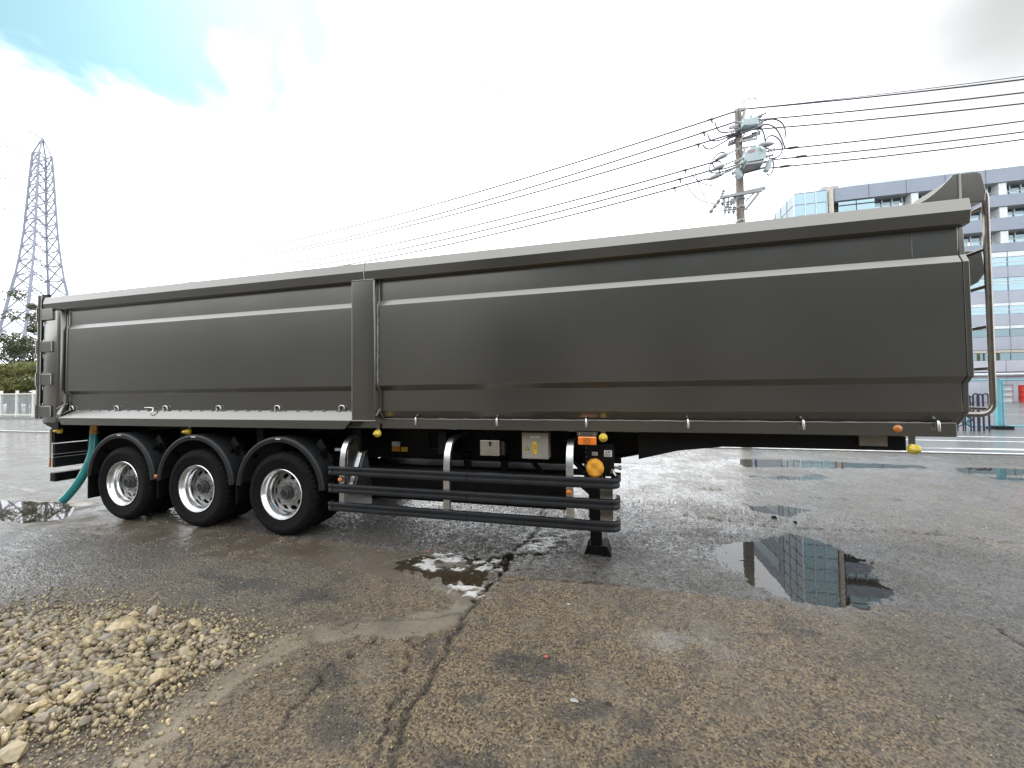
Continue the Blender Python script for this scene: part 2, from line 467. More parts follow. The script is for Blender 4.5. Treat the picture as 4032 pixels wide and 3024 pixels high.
def road_mat():
    m, t, b = new_mat('road_asphalt')
    p = pos_node(t)
    nl = N(t, 'ShaderNodeTexNoise', i_Scale=0.35, i_Detail=7.0, i_Roughness=0.6); t.links.new(p, nl.inputs['Vector'])
    nf = N(t, 'ShaderNodeTexNoise', i_Scale=60.0, i_Detail=4.0, i_Roughness=0.7); t.links.new(p, nf.inputs['Vector'])
    c = mixc(t, nl.outputs[0], (0.085, 0.088, 0.092), (0.14, 0.143, 0.148))
    c = mixc(t, smooth(t, nf.outputs[0], 0.3, 0.7, 0.0, 0.4), c, (0.06, 0.06, 0.06))
    t.links.new(c, b.inputs['Base Color'])
    t.links.new(smooth(t, nl.outputs[0], 0.3, 0.7, 0.3, 0.55), b.inputs['Roughness'])
    bp = N(t, 'ShaderNodeBump', i_Strength=0.35, i_Distance=0.006)
    t.links.new(nf.outputs[0], bp.inputs['Height']); t.links.new(bp.outputs[0], b.inputs['Normal'])
    b.inputs['Coat Weight'].default_value = 0.5
    b.inputs['Coat Roughness'].default_value = 0.18
    b.inputs['Coat IOR'].default_value = 1.34
    return m


MAT['road'] = road_mat()


def water_mat():
    m, t, b = new_mat('puddle_water')
    t.nodes.remove(b)
    out = t.nodes['Material Output']
    fr = N(t, 'ShaderNodeFresnel', i_IOR=1.60)
    gl = N(t, 'ShaderNodeBsdfGlossy', i_Roughness=0.012)
    tr = N(t, 'ShaderNodeBsdfTransparent')
    tr.inputs[0].default_value = (0.88, 0.85, 0.79, 1)
    p = pos_node(t)
    nz = N(t, 'ShaderNodeTexNoise', i_Scale=7.0, i_Detail=2.0); t.links.new(p, nz.inputs['Vector'])
    bp = N(t, 'ShaderNodeBump', i_Strength=0.02, i_Distance=0.01)
    t.links.new(nz.outputs[0], bp.inputs['Height'])
    t.links.new(bp.outputs[0], gl.inputs['Normal']); t.links.new(bp.outputs[0], fr.inputs['Normal'])
    mx = N(t, 'ShaderNodeMixShader')
    t.links.new(fr.outputs[0], mx.inputs[0]); t.links.new(tr.outputs[0], mx.inputs[1]); t.links.new(gl.outputs[0], mx.inputs[2])
    t.links.new(mx.outputs[0], out.inputs[0])
    return m


MAT['water'] = water_mat()


def stone_mat():
    m, t, b = new_mat('crushed_stone')
    g = t.nodes.new('ShaderNodeNewGeometry')
    oi = t.nodes.new('ShaderNodeObjectInfo')
    r = math_node(t, 'FRACT', math_node(t, 'ADD', g.outputs['Random Per Island'], oi.outputs['Random']))
    ramp = N(t, 'ShaderNodeValToRGB')
    e = ramp.color_ramp.elements
    e[0].position = 0.0; e[0].color = (0.085, 0.070, 0.048, 1)
    e[1].position = 1.0; e[1].color = (0.40, 0.31, 0.165, 1)
    for q, cc in ((0.25, (0.21, 0.165, 0.09, 1)), (0.5, (0.30, 0.235, 0.125, 1)), (0.7, (0.15, 0.135, 0.11, 1)), (0.85, (0.52, 0.41, 0.22, 1))):
        k = e.new(q); k.color = cc
    t.links.new(r, ramp.inputs[0])
    nz = N(t, 'ShaderNodeTexNoise', i_Scale=45.0, i_Detail=6.0, i_Roughness=0.65); t.links.new(g.outputs['Position'], nz.inputs['Vector'])
    c = mixc(t, smooth(t, nz.outputs[0], 0.35, 0.7, 0.0, 0.6), ramp.outputs[0], (0.13, 0.10, 0.065))
    t.links.new(c, b.inputs['Base Color'])
    b.inputs['Roughness'].default_value = 0.5
    b.inputs['Coat Weight'].default_value = 0.35
    b.inputs['Coat Roughness'].default_value = 0.15
    bp = N(t, 'ShaderNodeBump', i_Strength=0.35, i_Distance=0.005)
    t.links.new(nz.outputs[0], bp.inputs['Height']); t.links.new(bp.outputs[0], b.inputs['Normal'])
    return m


MAT['stone'] = stone_mat()

# ------------------------------------------------------------------ mesh helpers
WL = {}


class G:
    """collects shapes; build() links them as one mesh object"""

    def __init__(s):
        s.v, s.f = [], []

    def add(s, vs, fs):
        o = len(s.v)
        s.v += [tuple(q) for q in vs]
        s.f += [tuple(i + o for i in q) for q in fs]
        return s

    def box(s, x0, x1, y0, y1, z0, z1):
        return s.add([(x0, y0, z0), (x1, y0, z0), (x1, y1, z0), (x0, y1, z0), (x0, y0, z1), (x1, y0, z1), (x1, y1, z1), (x0, y1, z1)],
                     [(0, 3, 2, 1), (4, 5, 6, 7), (0, 1, 5, 4), (1, 2, 6, 5), (2, 3, 7, 6), (3, 0, 4, 7)])

    def prism(s, prof, a0, a1, axis='x', prof2=None):
        n = len(prof)
        def pt(p, a):
            return {'x': (a, p[0], p[1]), 'y': (p[0], a, p[1]), 'z': (p[0], p[1], a)}[axis]
        vs = [pt(p, a0) for p in prof] + [pt(p, a1) for p in (prof2 or prof)]
        fs = [(i, (i + 1) % n, n + (i + 1) % n, n + i) for i in range(n)] + [tuple(range(n))[::-1], tuple(range(n, 2 * n))]
        return s.add(vs, fs)

    def tube(s, path, r, n=8, caps=True):
        P = [Vector(p) for p in path]
        rings = []
        prev = None
        for i, p in enumerate(P):
            d = (P[min(i + 1, len(P) - 1)] - P[max(i - 1, 0)]).normalized()
            if prev is None:
                a = d.cross(Vector((0, 0, 1)))
                if a.length < 0.1:
                    a = d.cross(Vector((1, 0, 0)))
            else:
                a = prev - d * prev.dot(d)
            a.normalize(); prev = a
            b = d.cross(a)
            rr = r[i] if isinstance(r, (list, tuple)) else r
            rings.append([p + a * (rr * math.cos(2 * math.pi * k / n)) + b * (rr * math.sin(2 * math.pi * k / n)) for k in range(n)])
        vs = [q for rg in rings for q in rg]
        fs = []
        for i in range(len(P) - 1):
            for k in range(n):
                fs.append((i * n + k, i * n + (k + 1) % n, (i + 1) * n + (k + 1) % n, (i + 1) * n + k))
        if caps:
            fs.append(tuple(range(n))[::-1]); fs.append(tuple(range((len(P) - 1) * n, len(P) * n)))
        return s.add(vs, fs)

    def lathe(s, prof, c, axis='y', n=32, a0=0.0, a1=2 * math.pi, rad_fn=None, closed=False):
        """prof: (radius, along axis) list round centre c"""
        full = abs(a1 - a0 - 2 * math.pi) < 1e-6
        m = n if full else n + 1
        vs = []
        for k in range(m):
            a = a0 + (a1 - a0) * k / n
            for j, (r, h) in enumerate(prof):
                if rad_fn:
                    r = rad_fn(k, j, r)
                ca, sa = math.cos(a) * r, math.sin(a) * r
                vs.append({'y': (c[0] + ca, c[1] + h, c[2] + sa), 'z': (c[0] + ca, c[1] + sa, c[2] + h), 'x': (c[0] + h, c[1] + ca, c[2] + sa)}[axis])
        L = len(prof)
        fs = []
        rng_k = range(n)
        jj = range(L) if closed else range(L - 1)
        for k in rng_k:
            k2 = (k + 1) % m
            for j in jj:
                fs.append((k * L + j, k * L + (j + 1) % L, k2 * L + (j + 1) % L, k2 * L + j))
        if closed and not full:
            fs.append(tuple(range(L))); fs.append(tuple(range(n * L, n * L + L))[::-1])
        return s.add(vs, fs)

    def bar(s, p0, p1, wx, wy=None):
        p0, p1 = Vector(p0), Vector(p1)
        wy = wy or wx
        d = (p1 - p0).normalized()
        a = d.cross(Vector((0, 0, 1)))
        if a.length < 0.05:
            a = d.cross(Vector((0, 1, 0)))
        a.normalize(); b = d.cross(a)
        a, b = a * (wx / 2), b * (wy / 2)
        return s.add([p0 - a - b, p0 + a - b, p0 + a + b, p0 - a + b, p1 - a - b, p1 + a - b, p1 + a + b, p1 - a + b],
                     [(0, 3, 2, 1), (4, 5, 6, 7), (0, 1, 5, 4), (1, 2, 6, 5), (2, 3, 7, 6), (3, 0, 4, 7)])

    def mesh(s, name, mat, smooth_angle=None):
        me = bpy.data.meshes.new(name)
        me.from_pydata(s.v, [], s.f)
        me.materials.append(MAT[mat] if isinstance(mat, str) else mat)
        if smooth_angle is not None:
            me.polygons.foreach_set('use_smooth', [True] * len(me.polygons))
            try:
                me.set_sharp_from_angle(angle=rad(smooth_angle))
            except Exception:
                pass
        me.update()
        return me

    def build(s, name, mat, parent=None, smooth=None, bevel=0.0, loc=None, recalc=True):
        me = s.mesh(name, mat, smooth)
        if recalc:
            import bmesh
            bm = bmesh.new(); bm.from_mesh(me)
            bmesh.ops.recalc_face_normals(bm, faces=bm.faces)
            bm.to_mesh(me); bm.free()
            if smooth is not None:
                me.set_sharp_from_angle(angle=rad(smooth))
        return link(name, me, parent, loc, bevel)


def link(name, me, parent=None, loc=None, bevel=0.0, rot=None, scale=None):
    o = bpy.data.objects.new(name, me)
    COL.objects.link(o)
    wl = Vector(loc) if loc is not None else Vector((0, 0, 0))
    if parent is not None:
        o.parent = parent
        o.location = wl - WL[parent.name]
    else:
        o.location = wl
    if rot is not None:
        o.rotation_euler = rot
    if scale is not None:
        o.scale = scale
    WL[o.name] = wl
    if bevel:
        b = o.modifiers.new('bevel', 'BEVEL')
        b.width = bevel; b.segments = 2; b.limit_method = 'ANGLE'; b.angle_limit = rad(35)
        b.harden_normals = False
    return o


def empty(name, loc, label, cat, group=None):
    o = bpy.data.objects.new(name, None)
    COL.objects.link(o)
    o.location = loc
    o.empty_display_size = 0.2
    WL[o.name] = Vector(loc)
    return tag(o, label, cat, group)


def tag(o, label, cat, group=None, kind=None):
    if label:
        o['label'] = label
    if cat:
        o['category'] = cat
    if group:
        o['group'] = group
    if kind:
        o['kind'] = kind
    return o


def struct(o):
    o['kind'] = 'structure'
    return o


# ------------------------------------------------------------------ numpy noise


def vhash(ix, iy, seed):
    h = (ix.astype(np.int64) * 374761393 + iy.astype(np.int64) * 668265263 + seed * 982451653) & 0xFFFFFFFF
    h = ((h ^ (h >> 13)) * 1274126177) & 0xFFFFFFFF
    h = h ^ (h >> 16)
    return (h & 0xFFFFFF) / float(0xFFFFFF)


def vnoise(x, y, seed=0):
    ix, iy = np.floor(x), np.floor(y)
    fx, fy = x - ix, y - iy
    fx = fx * fx * (3 - 2 * fx); fy = fy * fy * (3 - 2 * fy)
    a = vhash(ix, iy, seed); b = vhash(ix + 1, iy, seed); c = vhash(ix, iy + 1, seed); d = vhash(ix + 1, iy + 1, seed)
    return (a * (1 - fx) + b * fx) * (1 - fy) + (c * (1 - fx) + d * fx) * fy


def fbm(x, y, seed=0, octv=5, gain=0.55):
    s = np.zeros_like(x); a = 1.0; tot = 0.0; f = 1.0
    for k in range(octv):
        s += a * vnoise(x * f + 17.3 * k, y * f - 9.1 * k, seed + k); tot += a
        a *= gain; f *= 2.03
    return s / tot


def sstep(v, lo, hi):
    q = np.clip((v - lo) / (hi - lo), 0, 1)
    return q * q * (3 - 2 * q)


def polydist(x, y, pts):
    d = np.full(x.shape, 1e9)
    for (ax, ay), (bx, by) in zip(pts[:-1], pts[1:]):
        ex, ey = bx - ax, by - ay
        q = np.clip(((x - ax) * ex + (y - ay) * ey) / (ex * ex + ey * ey), 0, 1)
        d = np.minimum(d, np.hypot(x - ax - q * ex, y - ay - q * ey))
    return d


def sdf(x, y, pts):
    """signed distance, positive inside"""
    p = list(pts) + [pts[0]]
    d = polydist(x, y, p)
    ins = np.zeros(x.shape, bool)
    for (ax, ay), (bx, by) in zip(p[:-1], p[1:]):
        if ay == by:
            continue
        c = ((ay > y) != (by > y)) & (x < (bx - ax) * (y - ay) / (by - ay) + ax)
        ins ^= c
    return np.where(ins, d, -d)


# ------------------------------------------------------------------ ground
# puddles: outlines on the ground in metres, with how deep the hollow is
PUD = {
    'building': [(1.06, 4.47), (1.40, 4.70), (1.72, 4.86), (2.06, 5.02), (2.22, 4.82), (2.26, 4.42), (2.14, 4.0), (1.98, 3.66), (1.70, 3.50), (1.36, 3.47), (1.22, 3.66), (1.16, 3.92)],
    'front': [(-1.95, 3.46), (-1.66, 3.70), (-1.30, 3.80), (-1.04, 3.86), (-0.90, 4.32), (-0.66, 4.40), (-0.70, 3.96), (-0.95, 3.70), (-1.02, 3.50), (-1.66, 3.36)],
    'crack': [(-1.34, 3.15), (-1.07, 3.16), (-1.03, 3.00), (-1.12, 2.94), (-1.28, 3.02)],
    'far_a': [(-0.1, 10.25), (0.95, 10.35), (1.2, 9.85), (0.75, 9.45), (0.0, 9.38)],
    'far_b': [(2.7, 10.4), (4.6, 10.5), (6.5, 10.3), (6.3, 9.95), (4.1, 9.7), (2.85, 9.5)],
    'far_c': [(2.6, 8.4), (3.2, 8.55), (4.0, 8.85), (4.0, 8.55), (3.2, 8.2)],
    'rear': [(-10.4, 3.95), (-9.0, 4.05), (-8.2, 3.95), (-7.5, 3.62), (-8.0, 3.40), (-9.2, 3.38), (-10.6, 3.5)],
    'right': [(6.9, 10.2), (9.2, 10.4), (10.2, 9.6), (8.2, 8.9), (6.9, 8.9), (6.6, 9.5)],
    'mid': [(1.9, 6.2), (2.35, 6.38), (2.62, 6.2), (2.3, 5.95), (1.95, 5.98)],
}
WATER_Z = -0.010
EDGE = [(-0.97, 3.37), (-0.72, 3.37), (0.17, 3.47), (0.54, 3.42), (0.87, 3.48), (1.36, 3.47), (1.71, 3.48), (2.1, 3.53), (2.56, 3.50), (3.4, 2.9), (4.4, 2.6)]
CRACKS = [[(-0.95, 0.6), (-1.0, 1.66), (-1.04, 1.87), (-1.05, 2.11), (-1.07, 2.44), (-1.08, 2.91), (-1.03, 3.24), (-1.01, 3.53), (-1.04, 3.81), (-0.9, 4.4), (-0.95, 5.6)],
          [(-1.02, 0.8), (-1.10, 1.71), (-1.16, 1.95), (-1.30, 2.25), (-1.34, 2.42)],
          [(-1.02, 3.24), (-0.72, 3.36), (0.1, 3.46)],
          [(2.56, 3.50), (2.52, 3.2), (2.75, 2.6), (2.7, 2.0)],
          [(-1.75, 1.2), (-1.62, 1.6), (-1.70, 2.0), (-1.55, 2.3)],
          [(-1.5, 0.9), (-1.35, 1.3), (-1.1, 1.45)],
          [(0.9, 5.6), (2.0, 5.35), (3.4, 5.5), (5.0, 5.2)],
          [(1.5, 7.2), (3.2, 6.9), (5.5, 7.3)],
          [(-9, 5.0), (-12, 6.4), (-16, 7.0)], [(-9, 4.4), (-13, 4.9), (-19, 5.0)]]
CONC_LINE = [(-2.15, 0.5), (-2.19, 1.25), (-2.30, 1.5), (-2.34, 1.62), (-2.29, 1.95), (-2.27, 2.17), (-2.16, 2.36), (-1.83, 2.46), (-1.31, 2.62), (-1.08, 2.75)]
CONC = [(-2.15, 0.3), (-2.19, 1.25), (-2.30, 1.5), (-2.34, 1.62), (-2.29, 1.95), (-2.27, 2.17), (-2.16, 2.36), (-1.83, 2.50), (-1.5, 2.62), (-1.25, 2.78), (-1.25, 2.95), (-1.55, 3.02), (-1.5, 3.14), (-1.15, 3.2), (-1.05, 3.1), (-1.08, 2.6), (-1.3, 2.42), (-1.7, 2.30), (-1.98, 2.18), (-2.08, 1.9), (-2.1, 1.55), (-1.9, 1.1), (-1.7, 0.3)]
MUD = [(-9.5, 3.9), (-8.2, 3.32), (-6.64, 3.28), (-5.89, 3.19), (-4.94, 3.24), (-4.17, 3.08), (-2.94, 3.18), (-2.34, 3.15), (-1.79, 3.09), (-1.2, 3.05), (-1.03, 3.3), (-1.2, 3.62), (-2.4, 3.7), (-4.0, 3.75), (-6.0, 3.9), (-8.0, 4.4)]
GRAVEL = [(-6.3, 1.2), (-5.2, 1.72), (-4.52, 1.90), (-4.09, 2.08), (-3.41, 2.18), (-2.75, 2.22), (-2.33, 2.14), (-2.33, 1.93), (-2.39, 1.62), (-2.36, 1.42), (-2.55, 1.30), (-2.75, 1.22), (-2.85, 1.05), (-3.2, 0.6), (-5.8, 0.4)]
WHITE_PATCHES = [([(-2.02, 3.50), (-1.64, 3.74), (-1.30, 3.72), (-1.03, 3.80), (-1.00, 3.52), (-1.66, 3.38)], 1.0), ([(-1.02, 3.93), (-0.88, 4.36), (-0.60, 4.46), (-0.62, 4.1), (-0.78, 3.92)], 1.0),
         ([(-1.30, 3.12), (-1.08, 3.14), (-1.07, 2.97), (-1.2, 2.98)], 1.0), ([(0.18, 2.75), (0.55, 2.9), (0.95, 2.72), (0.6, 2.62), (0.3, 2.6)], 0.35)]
STAINS = [((-0.62, 2.22), 0.22, 0.10), ((-0.56, 2.31), 0.34, 0.08), ((-0.35, 2.36), 0.22, 0.05), ((-0.78, 1.95), 0.12, 0.06), ((0.10, 2.02), 0.14, 0.12), ((-0.15, 2.08), 0.26, 0.06), ((-1.6, 1.9), 0.22, 0.14), ((-1.35, 1.7), 0.2, 0.15), ((-1.2, 2.35), 0.10, 0.08), ((0.2, 1.8), 0.16, 0.12), ((-0.5, 1.62), 0.5, 0.10), ((-3.3, 2.75), 0.7, 0.12), ((-2.4, 2.72), 0.45, 0.10), ((0.75, 1.75), 0.3, 0.1)]


def ground_fields(x, y):
    """height and surface masks of the yard at ground points"""
    wx = x + 0.15 * (fbm(x * 3.1, y * 3.1, 3, 6, 0.65) - 0.5) * 2
    wy = y + 0.15 * (fbm(x * 3.1, y * 3.1, 9, 6, 0.65) - 0.5) * 2
    fx = x + 0.07 * (fbm(x * 7, y * 7, 21, 5, 0.68) - 0.5) * 2
    fy = y + 0.07 * (fbm(x * 7, y * 7, 27, 5, 0.68) - 0.5) * 2
    far = sstep(np.hypot(x, y), 9, 20)
    z = 0.014 * (fbm(x * 0.7, y * 0.7, 31, 3) - 0.5) * (1 - far)
    micro = fbm(x * 26, y * 26, 41, 3) - 0.5
    meso = fbm(x * 7, y * 7, 51, 4) - 0.5
    n_big = fbm(x * 0.55, y * 0.55, 61, 4)
    md = sdf(wx, wy, MUD)
    # dry tan patch in front: south of the patch edge, east of the long crack
    gx = np.interp(x, [p[0] for p in EDGE], [p[1] for p in EDGE])
    south = sstep(gx - wy + 0.02, -0.012, 0.02)
    crx = np.interp(y, [p[1] for p in CRACKS[0]], [p[0] for p in CRACKS[0]])
    east = sstep(x - crx, -0.02, 0.02)
    patch = south * east * (1 - sstep(x, 3.2, 5.0) * 0.6)
    west = sstep(3.25 - y, -0.15, 0.1) * (1 - east)
    tan = np.clip(patch * (1.0 - 0.75 * sstep(x, 0.9, 2.6)) + west * (0.85 * sstep(x, -2.9, -1.6) + 0.45 * sstep(x, -6.0, -4.0) * (1 - sstep(x, -2.9, -1.6))) + 0.5 * sstep(md, -0.1, 0.1), 0, 1)
    band = np.clip(sstep(0.5 - np.hypot((x - 0.9) / 1.6, (y - 4.75) / 0.35), 0, 0.4), 0, 1)
    tan = np.clip(tan + 0.7 * band * sstep(meso, -0.05, 0.1), 0, 1)
    conc = sstep(sdf(fx, fy, CONC) + 0.10 * (fbm(x * 14, y * 14, 91, 4, 0.7) - 0.5), -0.012, 0.02) * sstep(fbm(x * 5, y * 5, 95, 5, 0.7), 0.24, 0.36)
    mud = sstep(md, -0.02, 0.06) * sstep(meso, -0.12, 0.06)
    gd = sdf(wx, wy, GRAVEL)
    grav = sstep(gd, -0.12, 0.12)
    z = z + patch * 0.016 + conc * 0.010 - 0.008 * sstep(md, -0.02, 0.04)
    z = z + grav * (0.006 + 0.020 * sstep(gd, 0.05, 0.6))
    white_patch = np.zeros(x.shape)
    for pts, amt in WHITE_PATCHES:
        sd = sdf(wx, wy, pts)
        white_patch = np.maximum(white_patch, amt * (sstep(sd + 0.5 * (fbm(x * 9, y * 16, 83, 5, 0.7) - 0.56), -0.02, 0.03) if amt > 0.5 else sstep(sd, -0.15, 0.15) * sstep(fbm(x * 6, y * 6, 85, 5, 0.7), 0.35, 0.65)))
    # hollows
    wet = np.full(x.shape, 0.62)
    for k, pts in PUD.items():
        s = sdf(wx, wy, pts) + 0.10 * meso
        dep = {'front': 0.017, 'crack': 0.016, 'wheel': 0.013, 'building': 0.026}.get(k, 0.021)
        z = z - dep * sstep(s, -0.24, 0.20)
        wet = np.maximum(wet, sstep(s, -0.5, 0.0))
    wet = wet + 0.35 * (n_big - 0.5) * 2
    wet = wet * (1 - 0.22 * patch) * (1 - 0.15 * west) + 0.25 * mud + 0.42 * sstep(-x + 0.5 * y, 4.2, 7.0)
    wet = np.where(grav > 0.5, 0.3, wet) * (1 - 0.4 * conc)
    wet = wet + 0.25 * sstep(y, 3.6, 5.0)
    smo = np.maximum(conc, mud)
    z = z + 0.012 * white_patch * (white_patch > 0.4)
    z = z + micro * (0.013 - 0.0085 * smo) * (1 - far) + meso * 0.012 * (1 - far) * (1 - 0.5 * smo)
    dark = np.zeros(x.shape)
    for i, c in enumerate(CRACKS):
        d = polydist(fx, fy, c)
        wd = 0.020 if i == 0 else 0.010
        wd = wd * (0.5 + fbm(x * 5, y * 5, 71 + i, 3))
        k = np.exp(-(d / wd) ** 2)
        z = z - 0.022 * k
        dark = np.maximum(dark, k)
    de = np.abs(gx - wy)
    dark = np.maximum(dark, 0.9 * np.exp(-(de / 0.014) ** 2) * sstep(x, -0.9, -0.7) * sstep(meso, -0.1, 0.05))
    dl = polydist(fx, fy, CONC_LINE)
    dark = np.maximum(dark, 0.6 * np.exp(-((dl - 0.01) / 0.012) ** 2) * sstep(meso, -0.12, 0.08))
    dm = np.abs(md)
    dark = np.maximum(dark, 0.5 * np.exp(-(dm / 0.014) ** 2) * sstep(meso, -0.05, 0.1))
    stain = np.zeros(x.shape)
    for (cx, cy), rx, ry in STAINS:
        q = np.hypot((wx - cx) / rx, (wy - cy) / ry)
        stain = np.maximum(stain, 0.75 * (1 - sstep(q, 0.3, 1.1)))
    wet = np.where(z < WATER_Z, 0.45, wet)
    return z, np.clip(wet, 0, 1), mud, tan, conc, dark, grav, stain, white_patch


def axis(lo, hi, step, far_lo, far_hi, g):
    a = list(np.arange(lo, hi, step))
    s, v = step, lo
    left = []
    while v > far_lo:
        s *= g; v -= s; left.append(v)
    s, v = step, a[-1]
    right = []
    while v < far_hi:
        s *= g; v += s; right.append(v)
    return np.array(left[::-1] + a + right)


def grid_mesh(name, xs, ys, mat):
    X, Y = np.meshgrid(xs, ys)
    nx, ny = len(xs), len(ys)
    z, wet, mud, tan, conc, dark, grav, stain, white_patch = ground_fields(X.ravel(), Y.ravel())
    co = np.stack([X.ravel(), Y.ravel(), z], 1)
    i = np.arange(nx * ny).reshape(ny, nx)
    q = np.stack([i[:-1, :-1], i[:-1, 1:], i[1:, 1:], i[1:, :-1]], -1).reshape(-1, 4)
    me = bpy.data.meshes.new(name)
    me.vertices.add(len(co)); me.vertices.foreach_set('co', co.astype(np.float32).ravel())
    me.loops.add(q.size); me.loops.foreach_set('vertex_index', q.astype(np.int32).ravel())
    me.polygons.add(len(q))
    me.polygons.foreach_set('loop_start', np.arange(0, q.size, 4, dtype=np.int32))
    me.update(calc_edges=True)
    me.polygons.foreach_set('use_smooth', np.ones(len(q), bool))
    for nm, ch in (('maskA', (wet, mud, tan, conc)), ('maskB', (dark, grav, stain, white_patch))):
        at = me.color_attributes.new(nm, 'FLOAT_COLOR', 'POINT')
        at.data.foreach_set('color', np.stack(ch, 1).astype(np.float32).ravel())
    me.materials.append(mat)
    me.validate()
    return me


xs = axis(-5.0, 4.2, 0.020, -420, 420, 1.045)
ys = axis(1.0, 4.6, 0.017, -420, 420, 1.045)
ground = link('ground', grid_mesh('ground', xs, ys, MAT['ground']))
struct(ground)


def flat_poly(name, pts, z, mat):
    ar = sum(pts[i - 1][0] * pts[i][1] - pts[i][0] * pts[i - 1][1] for i in range(len(pts)))
    if ar < 0:
        pts = pts[::-1]
    g = G(); g.add([(p[0], p[1], z) for p in pts], [tuple(range(len(pts)))])
    o = g.build(name, mat, recalc=False)
    return struct(o)


def grow(pts, d):
    cx = sum(p[0] for p in pts) / len(pts); cy = sum(p[1] for p in pts) / len(pts)
    out = []
    for p in pts:
        v = Vector((p[0] - cx, p[1] - cy)); L = v.length
        v = v * ((L + d) / L)
        out.append((cx + v.x, cy + v.y))
    return out


for k, pts in PUD.items():
    wz = WATER_Z - (0.003 if k in ('wheel',) else 0.0)
    flat_poly('puddle', grow(pts, 0.28), wz, 'water')

# road beyond the yard, with its painted lines
RY = 12.25
g = G(); g.add([(-420, RY, 0.012), (420, RY, 0.012), (420, 59.2, 0.012), (-420, 59.2, 0.012)], [(0, 1, 2, 3)])
struct(g.build('road', 'road', recalc=False))


def stripe(x0, y0, x1, y1, wd, z=0.018):
    d = Vector((x1 - x0, y1 - y0)).normalized(); n = Vector((-d.y, d.x)) * (wd / 2)
    g = G()
    g.add([(x0 - n.x, y0 - n.y, z), (x1 - n.x, y1 - n.y, z), (x1 + n.x, y1 + n.y, z), (x0 + n.x, y0 + n.y, z)], [(0, 1, 2, 3)])
    return struct(g.build('road_marking', 'roadpaint', recalc=False))


stripe(-60, 12.40, 60, 12.40, 0.15)
stripe(6.4, 13.15, 40, 13.25, 0.16)
stripe(6.4, 13.10, 40, 14.9, 0.13)
stripe(9.0, 15.2, 40, 14.2, 0.16)
stripe(9.3, 16.5, 40, 16.2, 0.16)
stripe(-60, 30, 60, 30, 0.15)
stripe(14, 38, 70, 38, 0.15)

# ------------------------------------------------------------------ the trailer
TY0 = 3.70                 # outermost plane of the near side
TYC = 4.945                # centre line
TR = empty('dump_trailer', (-2.7, TYC, 0), 'long dark olive grey three axle dump trailer parked on the wet yard', 'trailer')


def far_y(y):
    return 2 * TYC - y


# -- side panels: pressed profile (y, z)
PROF = [(3.787, 2.955), (3.787, 2.706), (3.756, 2.646), (3.750, 1.757), (3.80, 1.700), (3.80, 1.474), (3.86, 1.392), (3.90, 1.365)]


def panel_prof(mirror=False):
    inner = [(3.94, 1.365), (3.94, 2.955)]
    p = PROF + inner
    return [(far_y(a), b) for a, b in p] if mirror else p


rear_panel = G().prism(panel_prof(), -7.58, -2.78).build('side_panel', 'paint', TR, bevel=0.006)
front_panel = G().prism(panel_prof(), -2.53, 2.66).build('side_panel', 'paint', TR, bevel=0.006)
G().prism(panel_prof(True), -7.58, 2.66).build('side_panel', 'paint', TR)
# weld seam sheet edge near the front end of the panel
G().box(2.36, 2.362, 3.7845, 3.788, 2.72, 2.94).build('sheet_seam', 'weld', front_panel)
# -- top rails
RAIL = [(3.79, 3.13), (3.718, 3.127), (3.702, 3.028), (3.716, 2.932), (3.78, 2.922), (3.80, 2.96), (3.93, 2.96), (3.93, 3.13)]
rail = G().prism(RAIL, -8.04, -2.652).build('top_rail', 'paint', TR, bevel=0.006)
rail2 = G().prism(RAIL, -2.646, 2.69).build('top_rail', 'paint', TR, bevel=0.006)
G().prism([(far_y(a), b) for a, b in RAIL], -8.04, 2.69).build('top_rail', 'paint', TR)
g = G(); g.tube([(-2.649, 3.79, 3.131), (-2.649, 3.717, 3.128), (-2.649, 3.701, 3.028), (-2.649, 3.714, 2.932)], 0.006, 6)
g.build('weld_bead', 'weld', rail2, smooth=60)
# -- centre post with rounded corner on its front side
post = G().prism([(-2.80, TY0 + 0.002), (-2.535, TY0 + 0.002), (-2.519, TY0 + 0.008), (-2.512, TY0 + 0.024), (-2.506, 3.90), (-2.80, 3.90)], 1.372, 2.928, 'z').build('side_post', 'paint', TR, smooth=50, bevel=0.003)
# welds along the post
g = G(); g.tube([(-2.800, TY0 + 0.003, 1.372 + 1.556 * k / 40) for k in range(41)], 0.0035, 6); g.build('weld_bead', 'weld', post, smooth=60)
path = [(-2.505, 3.784, 2.93), (-2.505, 3.784, 2.708), (-2.505, 3.753, 2.644)]
for k in range(1, 60):
    path.append((-2.505 + random.uniform(-0.003, 0.003), 3.753 - 0.006 * k / 60 + random.uniform(-0.002, 0.002), 2.642 - 0.885 * k / 60))
path += [(-2.505, 3.747, 1.757), (-2.505, 3.796, 1.702), (-2.505, 3.796, 1.476), (-2.505, 3.855, 1.395)]
g = G(); g.tube(path, 0.009, 6); g.build('weld_bead', 'weld', post, smooth=60)
g = G(); g.tube([(-2.81, 3.698, 1.370), (-2.65, 3.697, 1.370), (-2.50, 3.700, 1.370), (-2.495, 3.78, 1.372)], 0.007, 6); g.build('weld_bead', 'weld', post, smooth=60)
g = G(); g.tube([(-2.80, 3.699, 2.930), (-2.65, 3.698, 2.931), (-2.515, 3.702, 2.930)], 0.006, 6); g.build('weld_bead', 'weld', post, smooth=60)
G().bar((-2.502, 3.72, 1.425), (-2.502, 3.79, 1.50), 0.012, 0.010).build('weld_bead', 'weld', post)
